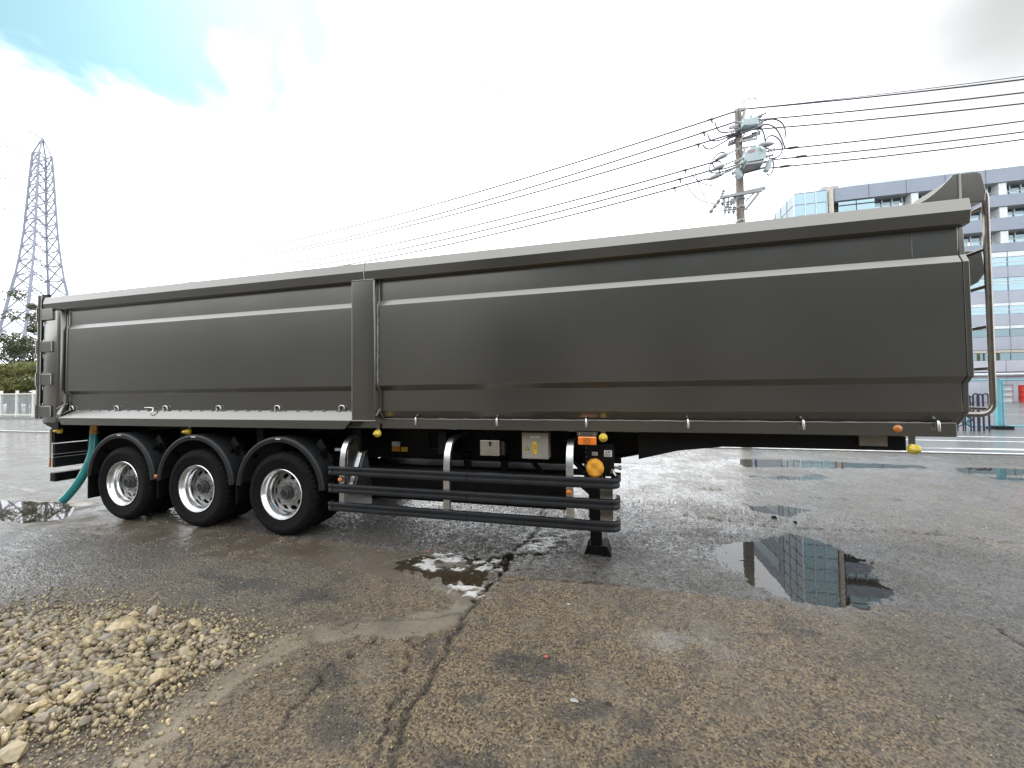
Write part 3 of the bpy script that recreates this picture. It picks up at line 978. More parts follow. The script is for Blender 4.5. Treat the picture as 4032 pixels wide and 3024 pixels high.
# -- rear corner frame and its jamb
G().prism([(-8.04, 3.735), (-8.02, 3.712), (-7.735, 3.712), (-7.705, 3.735), (-7.690, 3.80), (-7.575, 3.83), (-7.575, 3.95), (-8.04, 3.95)], 1.30, 2.92, 'z').build('corner_frame', 'paint', TR, smooth=50, bevel=0.004)
G().prism([(-8.04, far_y(3.712)), (-7.6, far_y(3.712)), (-7.6, far_y(3.95)), (-8.04, far_y(3.95))], 1.30, 2.92, 'z').build('corner_frame', 'paint', TR)
g = G(); g.tube([(-7.612, 3.784, 2.92), (-7.612, 3.784, 2.71), (-7.600, 3.753, 2.645), (-7.600, 3.748, 1.757), (-7.612, 3.80, 1.70), (-7.612, 3.80, 1.48)], 0.007, 6); g.build('weld_bead', 'weld', rear_panel, smooth=60)
# -- skirt over the wheels
sk = G()
sk.add([(-7.46, 3.796, 1.478), (-2.806, 3.796, 1.478), (-2.806, 3.700, 1.371), (-7.66, 3.700, 1.371), (-7.60, 3.702, 1.273), (-2.906, 3.702, 1.273),
        (-2.906, 3.715, 1.273), (-7.60, 3.715, 1.273), (-7.66, 3.94, 1.371), (-2.806, 3.94, 1.371), (-7.46, 3.94, 1.478), (-2.806, 3.94, 1.478)],
       [(0, 1, 2, 3), (3, 2, 5, 4), (4, 5, 6, 7), (7, 6, 9, 8), (8, 9, 11, 10), (10, 11, 1, 0), (0, 3, 4, 7, 8, 10), (2, 1, 11, 9, 6, 5)])
skirt = sk.build('skirt', 'paint', TR, bevel=0.004)
G().prism([(3.76, 1.60), (3.712, 1.42), (3.702, 1.36), (3.86, 1.36), (3.86, 1.60)], -7.72, -7.64).build('skirt_end', 'paint', TR, bevel=0.004)
g = G(); g.tube([(-7.69, 3.70, 1.50), (-7.655, 3.735, 1.545), (-7.63, 3.79, 1.575)], 0.006, 6); g.tube([(-7.70, 3.70, 1.38), (-7.62, 3.75, 1.44), (-7.575, 3.80, 1.49)], 0.006, 6)
g.build('weld_bead', 'weld', skirt, smooth=60)
# -- bottom side rail
BR = [(3.84, 1.385), (3.838, 1.277), (3.86, 1.270), (4.00, 1.270), (4.00, 1.385)]
brail = G().prism(BR, -7.90, 2.645).build('bottom_rail', 'paint', TR, bevel=0.004)
G().prism([(far_y(a), b) for a, b in BR], -7.90, 2.645).build('bottom_rail', 'paint', TR)
g = G(); p = []
for k in range(90):
    p.append((-2.48 + 5.1 * k / 89, 3.842 + random.uniform(-0.002, 0.002), 1.384 + random.uniform(-0.003, 0.003)))
g.tube(p, 0.005, 5); g.build('weld_bead', 'weld', brail, smooth=60)
# -- floor, front wall, tailgate
G().box(-7.95, 2.60, 3.95, far_y(3.95), 1.30, 1.36).build('floor_plate', 'black', TR)
fw = G(); fw.prism([(3.80, 2.955), (3.783, 2.708), (3.752, 2.646), (3.746, 1.757), (3.797, 1.70), (3.80, 1.474), (3.90, 1.365)] + [(far_y(a), b) for a, b in [(3.90, 1.365), (3.80, 1.474), (3.797, 1.70), (3.746, 1.757), (3.752, 2.646), (3.783, 2.708), (3.80, 2.955)]], 2.662, 2.70)
front_wall = fw.build('front_wall', 'paint', TR, bevel=0.004)
tg = G(); tg.box(-8.12, -8.05, 3.80, far_y(3.80), 1.24, 3.10)
tailgate = tg.build('tailgate', 'paint', TR, bevel=0.006)
G().tube([(-8.105, 3.715, 1.36), (-8.105, 3.715, 3.15)], 0.030, 12).build('hinge_pipe', 'paint', tailgate, smooth=50)
for z0, z1 in ((2.79, 2.95), (2.323, 2.475), (1.844, 2.002), (1.378, 1.536)):
    h = G(); h.box(-8.06, -7.82, 3.694, 3.716, z0, z1)
    hp = h.build('hinge_plate', 'paint', TR, bevel=0.006)
    g = G(); g.tube([(-8.03, 3.700, z1 + 0.004), (-7.82, 3.696, z1 + 0.004), (-7.816, 3.696, z0 + 0.005)], 0.006, 6); g.build('weld_bead', 'weld', hp, smooth=60)
    G().tube([(-8.105, 3.715, z0 - 0.02), (-8.105, 3.715, z1 + 0.02)], 0.042, 12).build('hinge_knuckle', 'paint', hp, smooth=50)
    G().box(-8.20, -8.06, 3.76, 3.80, z0 + 0.20, z1 + 0.24).build('hinge_arm', 'black', hp)
G().prism([(-8.04, 1.30), (-7.70, 1.30), (-7.70, 1.21), (-7.80, 1.21)], 3.72, far_y(3.72), 'y').build('rear_sill', 'black', TR)
# -- rope hooks
hk = G()
hp_ = [(0, -0.022, -0.03), (0, -0.026, 0.005)] + [(0, -0.006 - 0.020 * math.cos(a), 0.008 + 0.026 * math.sin(a)) for a in [math.pi * q / 8 for q in range(1, 8)]] + [(0, 0.014, 0.005), (0, 0.014, -0.012)]
hk.tube([(v[1] * 1.8, v[0] - 0.012, v[2]) for v in hp_], 0.0085, 8)
hme = hk.mesh('rope_hook', 'steel', 60)
for k in range(6):
    link('rope_hook', hme, skirt, (-7.535 + 0.9095 * k, 3.795, 1.502))
g = G(); g.tube([(-6.10, 3.785, 1.512), (-6.02, 3.775, 1.514), (-5.94, 3.785, 1.508), (-5.90, 3.760, 1.49), (-5.89, 3.735, 1.445), (-5.92, 3.73, 1.43)], 0.008, 8)
g.build('handle', 'steel', skirt, smooth=60)
for k in range(24):
    x = -7.2 + 0.187 * k
    G().box(x, x + 0.05, 3.782, 3.7945, 1.478, 1.484).build('skirt_tab', 'weld', skirt)
pin = G(); pin.tube([(0, 0, 0.035), (0, -0.022, 0.03), (0.001, -0.030, 0.02), (0.002, -0.032, -0.045), (0.002, -0.030, -0.05)], 0.010, 8)
pme = pin.mesh('rope_pin', 'steel', 60)
for k, x in enumerate((-2.08, -1.155, -0.246, 0.671, 1.583, 2.51)):
    link('rope_pin', pme, brail, (x, 3.842, 1.372))
# -- front visor: curved side gussets and a tall plate leaning forward
curve = [(2.335, 3.128)]
for k in range(1, 13):
    a = k / 12
    curve.append((2.335 + 0.315 * a, 3.13 + 0.225 * a ** 1.75))
curve += [(2.665, 3.358), (2.69, 3.36), (2.69, 3.128)]
G().prism(curve, 3.80, 3.815, 'y').build('visor_gusset', 'paint', TR, bevel=0.003)
G().prism(curve, far_y(3.815), far_y(3.80), 'y').build('visor_gusset', 'paint', TR)
vz = [(2.692, 3.360), (2.80, 3.362), (2.83, 3.34), (2.855, 3.20), (2.845, 3.12), (2.692, 3.12)]
visor = G().prism(vz, 3.80, far_y(3.80), 'y').build('front_visor', 'paint', TR, bevel=0.006)
g = G(); g.tube([(2.690, 3.798, 3.13), (2.690, 3.798, 3.36)], 0.009, 6); g.build('weld_bead', 'weld', visor, smooth=60)
# -- hoist housing on the front wall
G().prism([(2.70, 2.92), (3.20, 2.88), (3.22, 2.68), (3.17, 2.60), (3.05, 2.53), (2.70, 2.50)], 4.32, 5.60, 'y').build('hoist_housing', 'paint', TR, bevel=0.008)
# -- ladder
def arc_pts(c, r, a0, a1, n, plane='xz', y=0.0):
    return [(c[0] + r * math.cos(a0 + (a1 - a0) * k / n), y, c[1] + r * math.sin(a0 + (a1 - a0) * k / n)) for k in range(n + 1)]


ladder = None
for yy in (3.98, 4.36):
    pth = [(2.72, yy, 3.295), (2.84, yy, 3.295)] + arc_pts((2.90, 3.215), 0.08, math.pi / 2, 0, 6, y=yy) + arc_pts((2.885, 1.54), 0.095, 0, -math.pi / 2, 8, y=yy) + [(2.70, yy, 1.447)]
    g = G(); g.tube(pth, 0.0215, 12)
    o = g.build('ladder_rail', 'tubesteel', TR, smooth=60)
    ladder = ladder or o
for z in (3.15, 2.80, 2.49, 2.16, 1.82, 1.49):
    G().tube([(2.98, 3.98, z), (2.98, 4.36, z)], 0.014, 10).build('ladder_rung', 'tubesteel', ladder, smooth=60)

# -- wheels
TYRE_R = 0.492
RIM = 0.290


def tyre_mesh():
    n = 144
    prof = [(0.290, 0.018), (0.297, 0.006), (0.312, 0.008), (0.318, 0.003), (0.360, -0.006), (0.395, -0.010), (0.398, -0.012), (0.430, -0.010), (0.455, 0.000), (0.470, 0.010), (0.480, 0.022), (0.490, 0.032),
            (0.492, 0.050), (0.492, 0.088), (0.480, 0.091), (0.480, 0.099), (0.492, 0.102), (0.492, 0.140), (0.480, 0.143), (0.480, 0.151), (0.492, 0.154), (0.492, 0.192), (0.490, 0.214), (0.480, 0.226), (0.455, 0.246), (0.395, 0.256), (0.312, 0.240), (0.290, 0.228)]
    shoulder = {9, 10, 11, 12, 21, 22, 23}

    def fn(k, j, r):
        if j in shoulder and k % 3 == 0:
            return r - 0.011
        return r
    g = G(); g.lathe(prof, (0, 0, 0), 'y', n, rad_fn=fn)
    return g.mesh('tyre', 'rubber', 38)


def rim_mesh():
    # deep dish outer rim barrel, seen from outside, with the bright lip
    prof = [(0.297, 0.030), (0.299, 0.004), (0.294, -0.002), (0.287, 0.001), (0.282, 0.012), (0.276, 0.022), (0.262, 0.040), (0.256, 0.070), (0.252, 0.092), (0.246, 0.100), (0.240, 0.118), (0.240, 0.150), (0.242, 0.180), (0.246, 0.205), (0.290, 0.228)]
    g = G(); g.lathe(prof, (0, 0, 0), 'y', 72)
    # disc
    n = 120
    return g.mesh('rim', 'rim', 40)


def disc_mesh():
    """wheel disc with ten oval hand holes"""
    g = G()
    holes = 10
    r_in, r_out = 0.165, 0.228
    seg = 12
    prof = lambda r: 0.120 + 0.028 * min(1, max(0, (r - 0.12) / 0.12)) - 0.030 * max(0, 1 - abs(r - 0.165) / 0.05) * 0.6
    vs, fs = [], []

    def vid(r, a, dy=0.0):
        vs.append((r * math.cos(a), prof(r) + dy, r * math.sin(a))); return len(vs) - 1
    for h in range(holes):
        a0 = 2 * math.pi * h / holes; a1 = 2 * math.pi * (h + 1) / holes; am = (a0 + a1) / 2
        rm = 0.195
        # boundary of the sector and oval hole ring, same number of points
        m = 24
        outer, inner, back = [], [], []
        for k in range(m):
            t_ = 2 * math.pi * k / m
            ca, sa = math.cos(t_), math.sin(t_)
            s_ = 1.0 / max(abs(ca), abs(sa))
            rr = rm + (0.047 * s_ * ca); aa = am + (a1 - a0) / 2 * s_ * sa
            outer.append(vid(rr, aa))
            rr = rm + 0.031 * ca; aa = am + 0.043 / rm * sa
            inner.append(vid(rr, aa)); back.append(vid(rr, aa, 0.016))
        for k in range(m):
            k2 = (k + 1) % m
            fs.append((outer[k], outer[k2], inner[k2], inner[k])); fs.append((inner[k], inner[k2], back[k2], back[k]))
    g.add(vs, fs)
    g.lathe([(0.242, prof(0.242)), (0.2415, prof(0.2415))], (0, 0, 0), 'y', 60)
    g.lathe([(0.148, prof(0.148)), (0.140, 0.112), (0.120, 0.108), (0.085, 0.108), (0.085, 0.140)], (0, 0, 0), 'y', 60)
    return g.mesh('wheel_disc', 'disc', 35)


def hub_mesh():
    g = G(); g.lathe([(0.085, 0.14), (0.084, 0.085), (0.078, 0.075), (0.060, 0.070), (0.058, 0.050), (0.053, 0.045), (0.045, 0.044), (0.042, 0.050), (0.0, 0.050)], (0, 0, 0), 'y', 40)
    for k in range(3):
        a = 2 * math.pi * k / 3 + 0.4
        g.bar((0.006 * math.cos(a), 0.046, 0.006 * math.sin(a)), (0.032 * math.cos(a), 0.046, 0.032 * math.sin(a)), 0.012, 0.01)
    return g.mesh('hub_cap', 'hub', 35)


def nut_mesh():
    g = G(); g.lathe([(0.018, 0.03), (0.018, 0.0), (0.013, -0.004), (0.011, -0.016), (0.0, -0.016)], (0, 0, 0), 'y', 6)
    return g.mesh('wheel_nut', 'disc', 30)


TYM, RIMM, DISCM, HUBM, NUTM = tyre_mesh(), rim_mesh(), disc_mesh(), hub_mesh(), nut_mesh()
g = G(); g.lathe([(0.0, 0.0), (0.24, 0.0)], (0, 0, 0), 'y', 32); BACKM = g.mesh('brake_drum', 'black')
tagm = G().box(-0.012, 0.012, -0.003, 0.003, -0.02, 0.02).mesh('wheel_sticker', 'blue_tag')
AX = (-6.425, -5.113, -3.801)
for i, ax in enumerate(AX):
    z = 0.489
    whl = link('wheel', RIMM, TR, (ax, 3.735, z))
    a = (0.4, 1.3, 2.2)[i]
    link('tyre', TYM, whl, (ax, 3.735, z), rot=(0, a, 0))
    link('wheel_disc', DISCM, whl, (ax, 3.735, z), rot=(0, a, 0))
    link('hub_cap', HUBM, whl, (ax, 3.735, z), rot=(0, a * 2, 0))
    for k in range(10):
        t_ = 2 * math.pi * (k + 0.5) / 10 + a
        link('wheel_nut', NUTM, whl, (ax + 0.118 * math.cos(t_), 3.735 + 0.106, z - 0.118 * math.sin(t_)))
    link('brake_drum', BACKM, whl, (ax, 3.735 + 0.20, z))
    ang = (3.3, 2.35, 3.9)[i]
    link('wheel_sticker', tagm, whl, (ax + 0.253 * math.cos(ang), 3.735 + 0.076, z + 0.253 * math.sin(ang)), rot=(0, -ang, 0))
    wi = link('inner_wheel', TYM, TR, (ax, 4.05, z))
    for yy in (far_y(4.05) - 0.25, far_y(3.735) - 0.25):
        wf = link('far_wheel', TYM, TR, (ax, yy, z))
    G().tube([(ax, 3.95, z), (ax, far_y(3.95), z)], 0.075, 12).build('axle', 'black', TR, smooth=50)
# -- fenders
fprof = [(0.562, 0.010), (0.572, 0.002), (0.586, 0.004), (0.596, -0.002), (0.616, 0.000), (0.630, 0.012), (0.634, 0.030), (0.630, 0.64), (0.618, 0.64), (0.620, 0.034), (0.612, 0.016), (0.564, 0.022)]
for i, ax in enumerate(AX):
    c = (ax - 0.010, TY0 + 0.004, 0.542)
    g = G(); g.lathe(fprof, c, 'y', 44, a0=rad(3), a1=rad(177), closed=True)
    fe = g.build('fender', 'fender', TR, smooth=40)
    G().box(c[0] - 0.035, c[0] + 0.035, TY0 + 0.000, TY0 + 0.006, c[2] + 0.598, c[2] + 0.610).build('fender_label', 'label', fe)
    for s_ in (-1, 1):
        a = rad(90 - s_ * 48)
        bx_, bz_ = c[0] + 0.655 * math.cos(a), c[2] + 0.655 * math.sin(a)
        g = G(); g.tube([(bx_, 3.80, bz_), (bx_, 4.40, bz_)], 0.018, 8); g.tube([(bx_, 3.785, bz_), (bx_, 3.83, bz_)], 0.030, 10)
        g.box(bx_ - 0.02 + s_ * 0.02, bx_ + 0.02 + s_ * 0.02, 3.84, 3.88, bz_ - 0.10, bz_ + 0.05)
        g.build('fender_bracket', 'black', fe, smooth=50)
    g = G(); g.prism([(c[0] + 0.36, c[2] + 0.53), (c[0] + 0.42, c[2] + 0.60), (c[0] + 0.60, c[2] + 0.35), (c[0] + 0.56, c[2] + 0.24)], 3.90, 3.91, 'y'); g.build('fender_stay', 'fender', fe)
    mf = G(); mf.box(c[0] - 0.66, c[0] - 0.648, 3.735, 4.32, 0.25 if i == 0 else 0.34, 0.60)
    mf.build('mud_flap', 'black', fe)
refl = G(); refl.lathe([(0.0, 0.0), (0.020, 0.004), (0.028, 0.012), (0.030, 0.022)], (0, 0, 0), 'y', 20); REFL = refl.mesh('side_reflector', 'reflector', 40)
link('side_reflector', REFL, TR, (-5.80, 3.712, 0.612))
# -- rear underside: light panel, bumper, drain hose
pan = G().prism([(1.20, 0), (1.20, 0.03), (0.62, 0.03), (0.62, 0)], 3.90, far_y(3.90), 'x')
rp = G()
rp.box(-8.17, -8.10, 3.88, far_y(3.88), 0.98, 1.20)
rear_light = rp.build('rear_light_panel', 'black', TR, bevel=0.006)
G().box(-8.155, -8.10, 3.885, far_y(3.885), 0.812, 0.965).build('rear_panel_strip', 'fender', rear_light)
G().box(-8.16, -8.12, 3.89, far_y(3.89), 0.765, 0.805).build('rear_panel_strip', 'black', rear_light)
G().box(-8.155, -8.10, 3.885, far_y(3.885), 0.615, 0.760).build('rear_panel_strip', 'fender', rear_light)
G().box(-8.185, -8.172, 3.865, 3.884, 0.76, 1.19).build('edge_marker', 'cream', rear_light)
G().box(-8.185, -8.172, 3.865, 3.884, 0.62, 0.76).build('edge_marker', 'reflector', rear_light)
G().box(-8.20, -8.08, 3.88, far_y(3.88), 0.40, 0.535).build('rear_bumper', 'black', TR, bevel=0.015)
for yy in (4.6, 7.2):
    G().box(-8.15, -8.09, yy, yy + 0.08, 0.5, 1.25).build('bumper_bracket', 'black', TR)
hose_path = [(-7.45, 4.00, 1.20), (-7.45, 3.99, 1.06), (-7.42, 3.96, 0.86), (-7.41, 3.90, 0.66), (-7.44, 3.83, 0.46), (-7.52, 3.77, 0.29), (-7.59, 3.73, 0.19)]
sm = []
HP = [Vector(p) for p in hose_path]
for k in range(len(HP) - 1):
    for q in range(5):
        t_ = q / 5
        p0, p1, p2, p3 = HP[max(k - 1, 0)], HP[k], HP[k + 1], HP[min(k + 2, len(HP) - 1)]
        sm.append(0.5 * ((2 * p1) + (p2 - p0) * t_ + (2 * p0 - 5 * p1 + 4 * p2 - p3) * t_ ** 2 + (3 * p1 - p0 - 3 * p2 + p3) * t_ ** 3))
sm.append(HP[-1])
g = G(); g.tube(sm, 0.052, 14, caps=False); g.tube(sm[::-1], 0.046, 14, caps=False)
hose = g.build('drain_hose', 'hose', TR, smooth=60, recalc=False)
g = G(); g.tube([(-7.45, 4.00, 1.29), (-7.45, 4.00, 1.17), (-7.45, 4.00, 1.165), (-7.45, 3.998, 1.12)], [0.055, 0.055, 0.062, 0.055], 12); g.build('hose_coupling', 'brass', hose, smooth=40)
g = G(); g.tube([(-7.53, 3.98, 1.26), (-7.55, 3.96, 0.80), (-7.50, 3.86, 0.48)], 0.007, 6); g.build('tie_rope', 'black', hose, smooth=60)
# -- chassis
ch = G()
for y0 in (4.42, far_y(4.42) - 0.15):
    ch.prism([(-7.9, 1.26), (2.42, 1.26), (2.42, 1.135), (1.0, 1.125), (0.62, 1.08), (0.22, 0.985), (-0.25, 0.885), (-0.6, 0.87), (-7.9, 0.87)], y0, y0 + 0.012, 'y')
    ch.prism([(-7.9, 0.87), (-0.6, 0.87), (-0.25, 0.885), (0.22, 0.985), (0.62, 1.08), (1.0, 1.125), (2.42, 1.135), (2.42, 1.12), (1.0, 1.11), (0.62, 1.065), (0.22, 0.97), (-0.25, 0.868), (-0.6, 0.853), (-7.9, 0.853)], y0 - 0.07, y0 + 0.085, 'y')
    ch.box(-7.9, 2.42, y0 - 0.07, y0 + 0.085, 1.262, 1.275)
chassis = ch.build('chassis_beam', 'black', TR)
for x in (-7.5, -5.77, -4.45, -3.0, -1.9, -0.9):
    G().box(x, x + 0.10, 4.0, far_y(4.0), 0.98, 1.24).build('cross_member', 'black', chassis)
G().box(1.2, 2.40, 4.045, far_y(4.045), 1.128, 1.262).build('coupler_plate', 'black', chassis)
G().prism([(0.25, 1.268), (2.42, 1.268), (2.42, 1.135), (1.0, 1.13), (0.62, 1.085), (0.25, 0.99)], 4.02, 4.04, 'y').build('gooseneck_plate', 'black', TR)
g = G(); g.lathe([(0.0, -0.03), (0.085, -0.03), (0.09, -0.02), (0.04, -0.01), (0.035, 0.09)], (2.15, TYC, 1.05), 'z', 20); g.build('king_pin', 'black', TR, smooth=40)
G().box(2.08, 2.28, 4.00, 4.016, 1.17, 1.262).build('front_label', 'beige', TR)
# white and orange notices on the chassis web
G().box(-2.74, -2.625, 4.405, 4.418, 0.995, 1.052).build('notice', 'label', chassis)
G().box(-2.74, -2.625, 4.405, 4.418, 0.928, 0.993).build('notice', 'labelorange', chassis)
G().box(-2.61, -2.515, 4.405, 4.418, 0.928, 0.985).build('notice', 'labelyellow', chassis)
# step bracket and arms under the body
g = G()
g.bar((-2.20, 4.36, 1.16), (-2.14, 4.30, 1.02), 0.018); g.bar((-1.90, 4.36, 1.16), (-1.92, 4.30, 1.02), 0.018); g.box(-2.17, -1.90, 4.26, 4.36, 0.985, 1.015); g.bar((-2.20, 4.36, 1.16), (-1.90, 4.36, 1.16), 0.018)
g.build('step', 'black', TR)
for a_, b_ in (((-0.95, 4.40, 0.92), (-0.72, 4.50, 0.62)), ((-1.72, 4.4, 0.95), (-1.72, 4.5, 0.66)), ((-1.25, 4.4, 0.95), (-1.25, 4.5, 0.66)), ((-2.3, 6.0, 0.95), (-2.24, 6.0, 0.55)), ((-1.5, 6.0, 0.95), (-1.44, 6.0, 0.55))):
    G().bar(a_, b_, 0.08, 0.05).build('hanger_arm', 'black', TR)
# -- long underslung tank
tk = G(); tk.prism([(4.44, 0.33), (4.48, 0.30), (4.95, 0.30), (5.0, 0.34), (5.0, 0.72), (4.96, 0.755), (4.48, 0.755), (4.44, 0.72), (4.425, 0.55)], -3.22, -0.50)
tk.build('underslung_tank', 'black', TR, smooth=40, bevel=0.01)
# -- side guard: three plastic bars with rounded ends


def sweep_xy(path, prof):
    """sweep (outward offset, z) profile along a plan path; outward is to the right of travel"""
    g = G(); P = [Vector(p) for p in path]; n = len(prof); vs = []; fs = []
    for i, p in enumerate(P):
        d = (P[min(i + 1, len(P) - 1)] - P[max(i - 1, 0)]).normalized()
        nn = Vector((d.y, -d.x))
        for o_, z_ in prof:
            vs.append((p.x + nn.x * o_, p.y + nn.y * o_, z_))
    for i in range(len(P) - 1):
        for k in range(n):
            fs.append((i * n + k, i * n + (k + 1) % n, (i + 1) * n + (k + 1) % n, (i + 1) * n + k))
    fs.append(tuple(range(n))[::-1]); fs.append(tuple(range((len(P) - 1) * n, len(P) * n)))
    return g.add(vs, fs)


gpath = [(-3.115, 3.80), (-3.115, 3.765)] + [(-3.085 - 0.03 * math.cos(a), 3.765 - 0.03 * math.sin(a)) for a in [math.pi / 2 * q / 5 for q in range(1, 6)]]
gpath += [(-3.085 + 3.05 * q / 12, 3.735) for q in range(1, 12)]
gpath += [(-0.035 + 0.065 * math.sin(a), 3.80 - 0.065 * math.cos(a)) for a in [math.pi / 2 * q / 8 for q in range(0, 9)]] + [(0.03, 3.90)]
for zc in (0.803, 0.606, 0.402):
    hh = 0.050
    pr = [(0.018, zc - hh), (0.030, zc - hh + 0.004), (0.034, zc - hh + 0.014), (0.033, zc - 0.012), (0.029, zc - 0.004), (0.029, zc + 0.006), (0.034, zc + 0.014), (0.036, zc + hh - 0.014), (0.031, zc + hh - 0.004), (0.018, zc + hh), (-0.002, zc + hh), (-0.002, zc - hh)]
    bar_ = sweep_xy(gpath, pr).build('guard_bar', 'plastic', TR, smooth=45)
    for x in (-3.06, -1.45):
        G().box(x - 0.002, x + 0.002, 3.6995, 3.735, zc - hh + 0.006, zc + hh - 0.006).build('bar_joint', 'black', bar_)
# -- guard brackets, bent aluminium


def sweep_yz(path, x0, x1, th):
    g = G(); P = [Vector((0, p[0], p[1])) for p in path]; vs = []; fs = []
    for i, p in enumerate(P):
        d = (P[min(i + 1, len(P) - 1)] - P[max(i - 1, 0)]).normalized(); nn = Vector((0, d.z, -d.y))
        for xx, o_ in ((x0, 0), (x1, 0), (x1, th), (x0, th)):
            q = p + nn * o_; vs.append((xx, q.y, q.z))
    for i in range(len(P) - 1):
        for k in range(4):
            fs.append((i * 4 + k, i * 4 + (k + 1) % 4, (i + 1) * 4 + (k + 1) % 4, (i + 1) * 4 + k))
    fs.append((3, 2, 1, 0)); e_ = (len(P) - 1) * 4; fs.append((e_, e_ + 1, e_ + 2, e_ + 3))
    return g.add(vs, fs)


BP = [(3.742, 0.33), (3.745, 0.80), (3.752, 0.93), (3.775, 1.04), (3.82, 1.12), (3.89, 1.175), (4.00, 1.20), (4.30, 1.215)]
for i, x in enumerate((-2.965, -1.69, -0.405)):
    wd = 0.034
    br = sweep_yz([(p[0] - 0.003, p[1]) for p in BP], x - wd, x + wd, 0.012).build('guard_bracket', 'alu', TR, smooth=30, bevel=0.002)
    for s_ in (-1, 1):
        sweep_yz(BP, x + s_ * (wd - 0.004) - 0.003, x + s_ * (wd - 0.004) + 0.003, 0.045).build('bracket_flange', 'alu', br, smooth=30)
    if i != 1:
        link('side_reflector', REFL, br, (x - 0.005, 3.705, 0.703))
g1 = G(); g1.prism([(3.79, 0.30), (4.25, 0.30), (4.25, 0.55), (4.10, 1.15), (3.95, 1.15), (3.80, 1.02), (3.79, 0.8)], -2.935, -2.928)
gp = g1.build('guard_panel', 'alu', TR)
for (a, b) in (((3.80, 0.50), (4.06, 1.00)), ((3.86, 0.50), (4.13, 1.00))):
    G().bar((-2.915, a[0], a[1]), (-2.915, b[0], b[1]), 0.025, 0.03).build('panel_stiffener', 'alu', gp)
G().box(-3.12, -3.03, 3.82, 3.85, 1.01, 1.04).build('cable_clip', 'galv', TR)
G().box(-0.128, -0.004, 3.945, 3.953, 0.34, 0.70).build('guard_end_plate', 'stainless', TR)
g = G(); g.box(-0.03, 0.03, 3.86, 3.945, 0.725, 0.740); g.box(-0.03, 0.03, 3.86, 3.945, 0.53, 0.545); g.box(-0.03, 0.03, 3.86, 3.945, 0.325, 0.34); g.build('guard_end_tab', 'alu', TR)
g = G(); g.tube([(-0.02, 3.93, 0.86), (0.0, 3.92, 0.90), (0.01, 3.90, 0.87), (0.03, 3.87, 0.845)], 0.012, 8); g.build('crank_handle', 'steel', TR, smooth=60)
# -- boxes on the side
eb = G().box(-0.922, -0.640, 3.952, 4.12, 0.968, 1.244)
ebox = eb.build('control_box', 'beige', TR, bevel=0.008)
G().box(-0.83, -0.735, 3.948, 3.9505, 1.188, 1.207).build('name_plate', 'label', ebox)
G().box(-0.807, -0.763, 3.948, 3.9505, 1.020, 1.148).build('warning_strip', 'labelyellow', ebox)
g = G()
for k in range(8):
    g.box(-0.825 + 0.010 * k, -0.818 + 0.010 * k, 3.9465, 3.9478, 1.194, 1.201)
for k in range(9):
    g.box(-0.800, -0.797 + 0.0, 3.9465, 3.9478, 1.03 + 0.011 * k, 1.038 + 0.011 * k); g.box(-0.790, -0.786, 3.9465, 3.9478, 1.03 + 0.011 * k, 1.037 + 0.011 * k)
g.box(-0.780, -0.770, 3.9465, 3.9478, 1.10, 1.112); g.box(-0.780, -0.770, 3.9465, 3.9478, 1.075, 1.088)
g.build('small_print', 'print', ebox)
g = G(); g.prism([(-0.885, 1.062), (-0.845, 1.062), (-0.865, 1.100)], 3.948, 3.9505, 'y'); tri = g.build('warning_triangle', 'print', ebox)
g = G(); g.prism([(-0.878, 1.066), (-0.852, 1.066), (-0.865, 1.091)], 3.9465, 3.9478, 'y'); g.build('warning_triangle', 'labelyellow', ebox)
g = G(); g.box(-0.867, -0.863, 3.9450, 3.9463, 1.073, 1.084); g.box(-0.867, -0.863, 3.9450, 3.9463, 1.068, 1.071); g.build('warning_mark', 'print', ebox)
sb_ = G().box(-1.403, -1.182, 4.0, 4.14, 0.978, 1.145).build('small_box', 'stainless', TR, bevel=0.005)
g = G(); g.box(-1.298, -1.276, 3.992, 3.9985, 1.085, 1.135); g.lathe([(0.0, 0), (0.013, 0), (0.015, 0.008)], (-1.287, 3.985, 1.122), 'y', 14); g.build('box_latch', 'print', sb_, smooth=40)
G().box(-1.175, -1.14, 4.05, 4.14, 0.985, 1.135).build('box_hinge', 'hub', sb_)
# -- marker lamps on hangers
ml = G(); ml.lathe([(0.0, -0.075), (0.008, -0.073), (0.016, -0.060), (0.034, -0.020), (0.040, -0.016), (0.043, 0.0), (0.043, 0.012), (0.0, 0.012)], (0, 0, 0), 'y', 24); MLM = ml.mesh('marker_lens', 'yellow', 35)
for x, z, yy in ((-7.80, 1.178, 3.79), (-5.330, 1.203, 3.79), (-2.545, 1.222, 3.80), (-0.085, 1.219, 3.82), (2.375, 1.168, 3.86)):
    hgr = G().box(x - 0.022, x + 0.022, yy + 0.016, yy + 0.022, z - 0.03, 1.33).build('lamp_hanger', 'paint', TR)
    link('marker_lens', MLM, hgr, (x, yy, z))
link('side_reflector', REFL, TR, (2.26, 3.825, 1.335), scale=(1.15, 1.0, 1.15))
# -- turn lamp
tl = G().prism([(-0.335, 1.275), (-0.138, 1.275), (-0.142, 1.232), (-0.331, 1.232)], 3.806, 3.818, 'y').build('turn_lamp_bracket', 'paint', TR)
for x in (-0.308, -0.168):
    g = G(); g.lathe([(0.0, -0.008), (0.007, -0.006), (0.009, 0.0)], (x, 3.804, 1.250), 'y', 10); g.build('bracket_bolt', 'steel', tl, smooth=40)
tlm = G().box(-0.323, -0.147, 3.775, 3.82, 1.150, 1.230).build('turn_lamp', 'amber', TR, bevel=0.010)
G().box(-0.272, -0.205, 3.7705, 3.7745, 1.160, 1.222).build('lamp_insert', 'reflector', tlm)
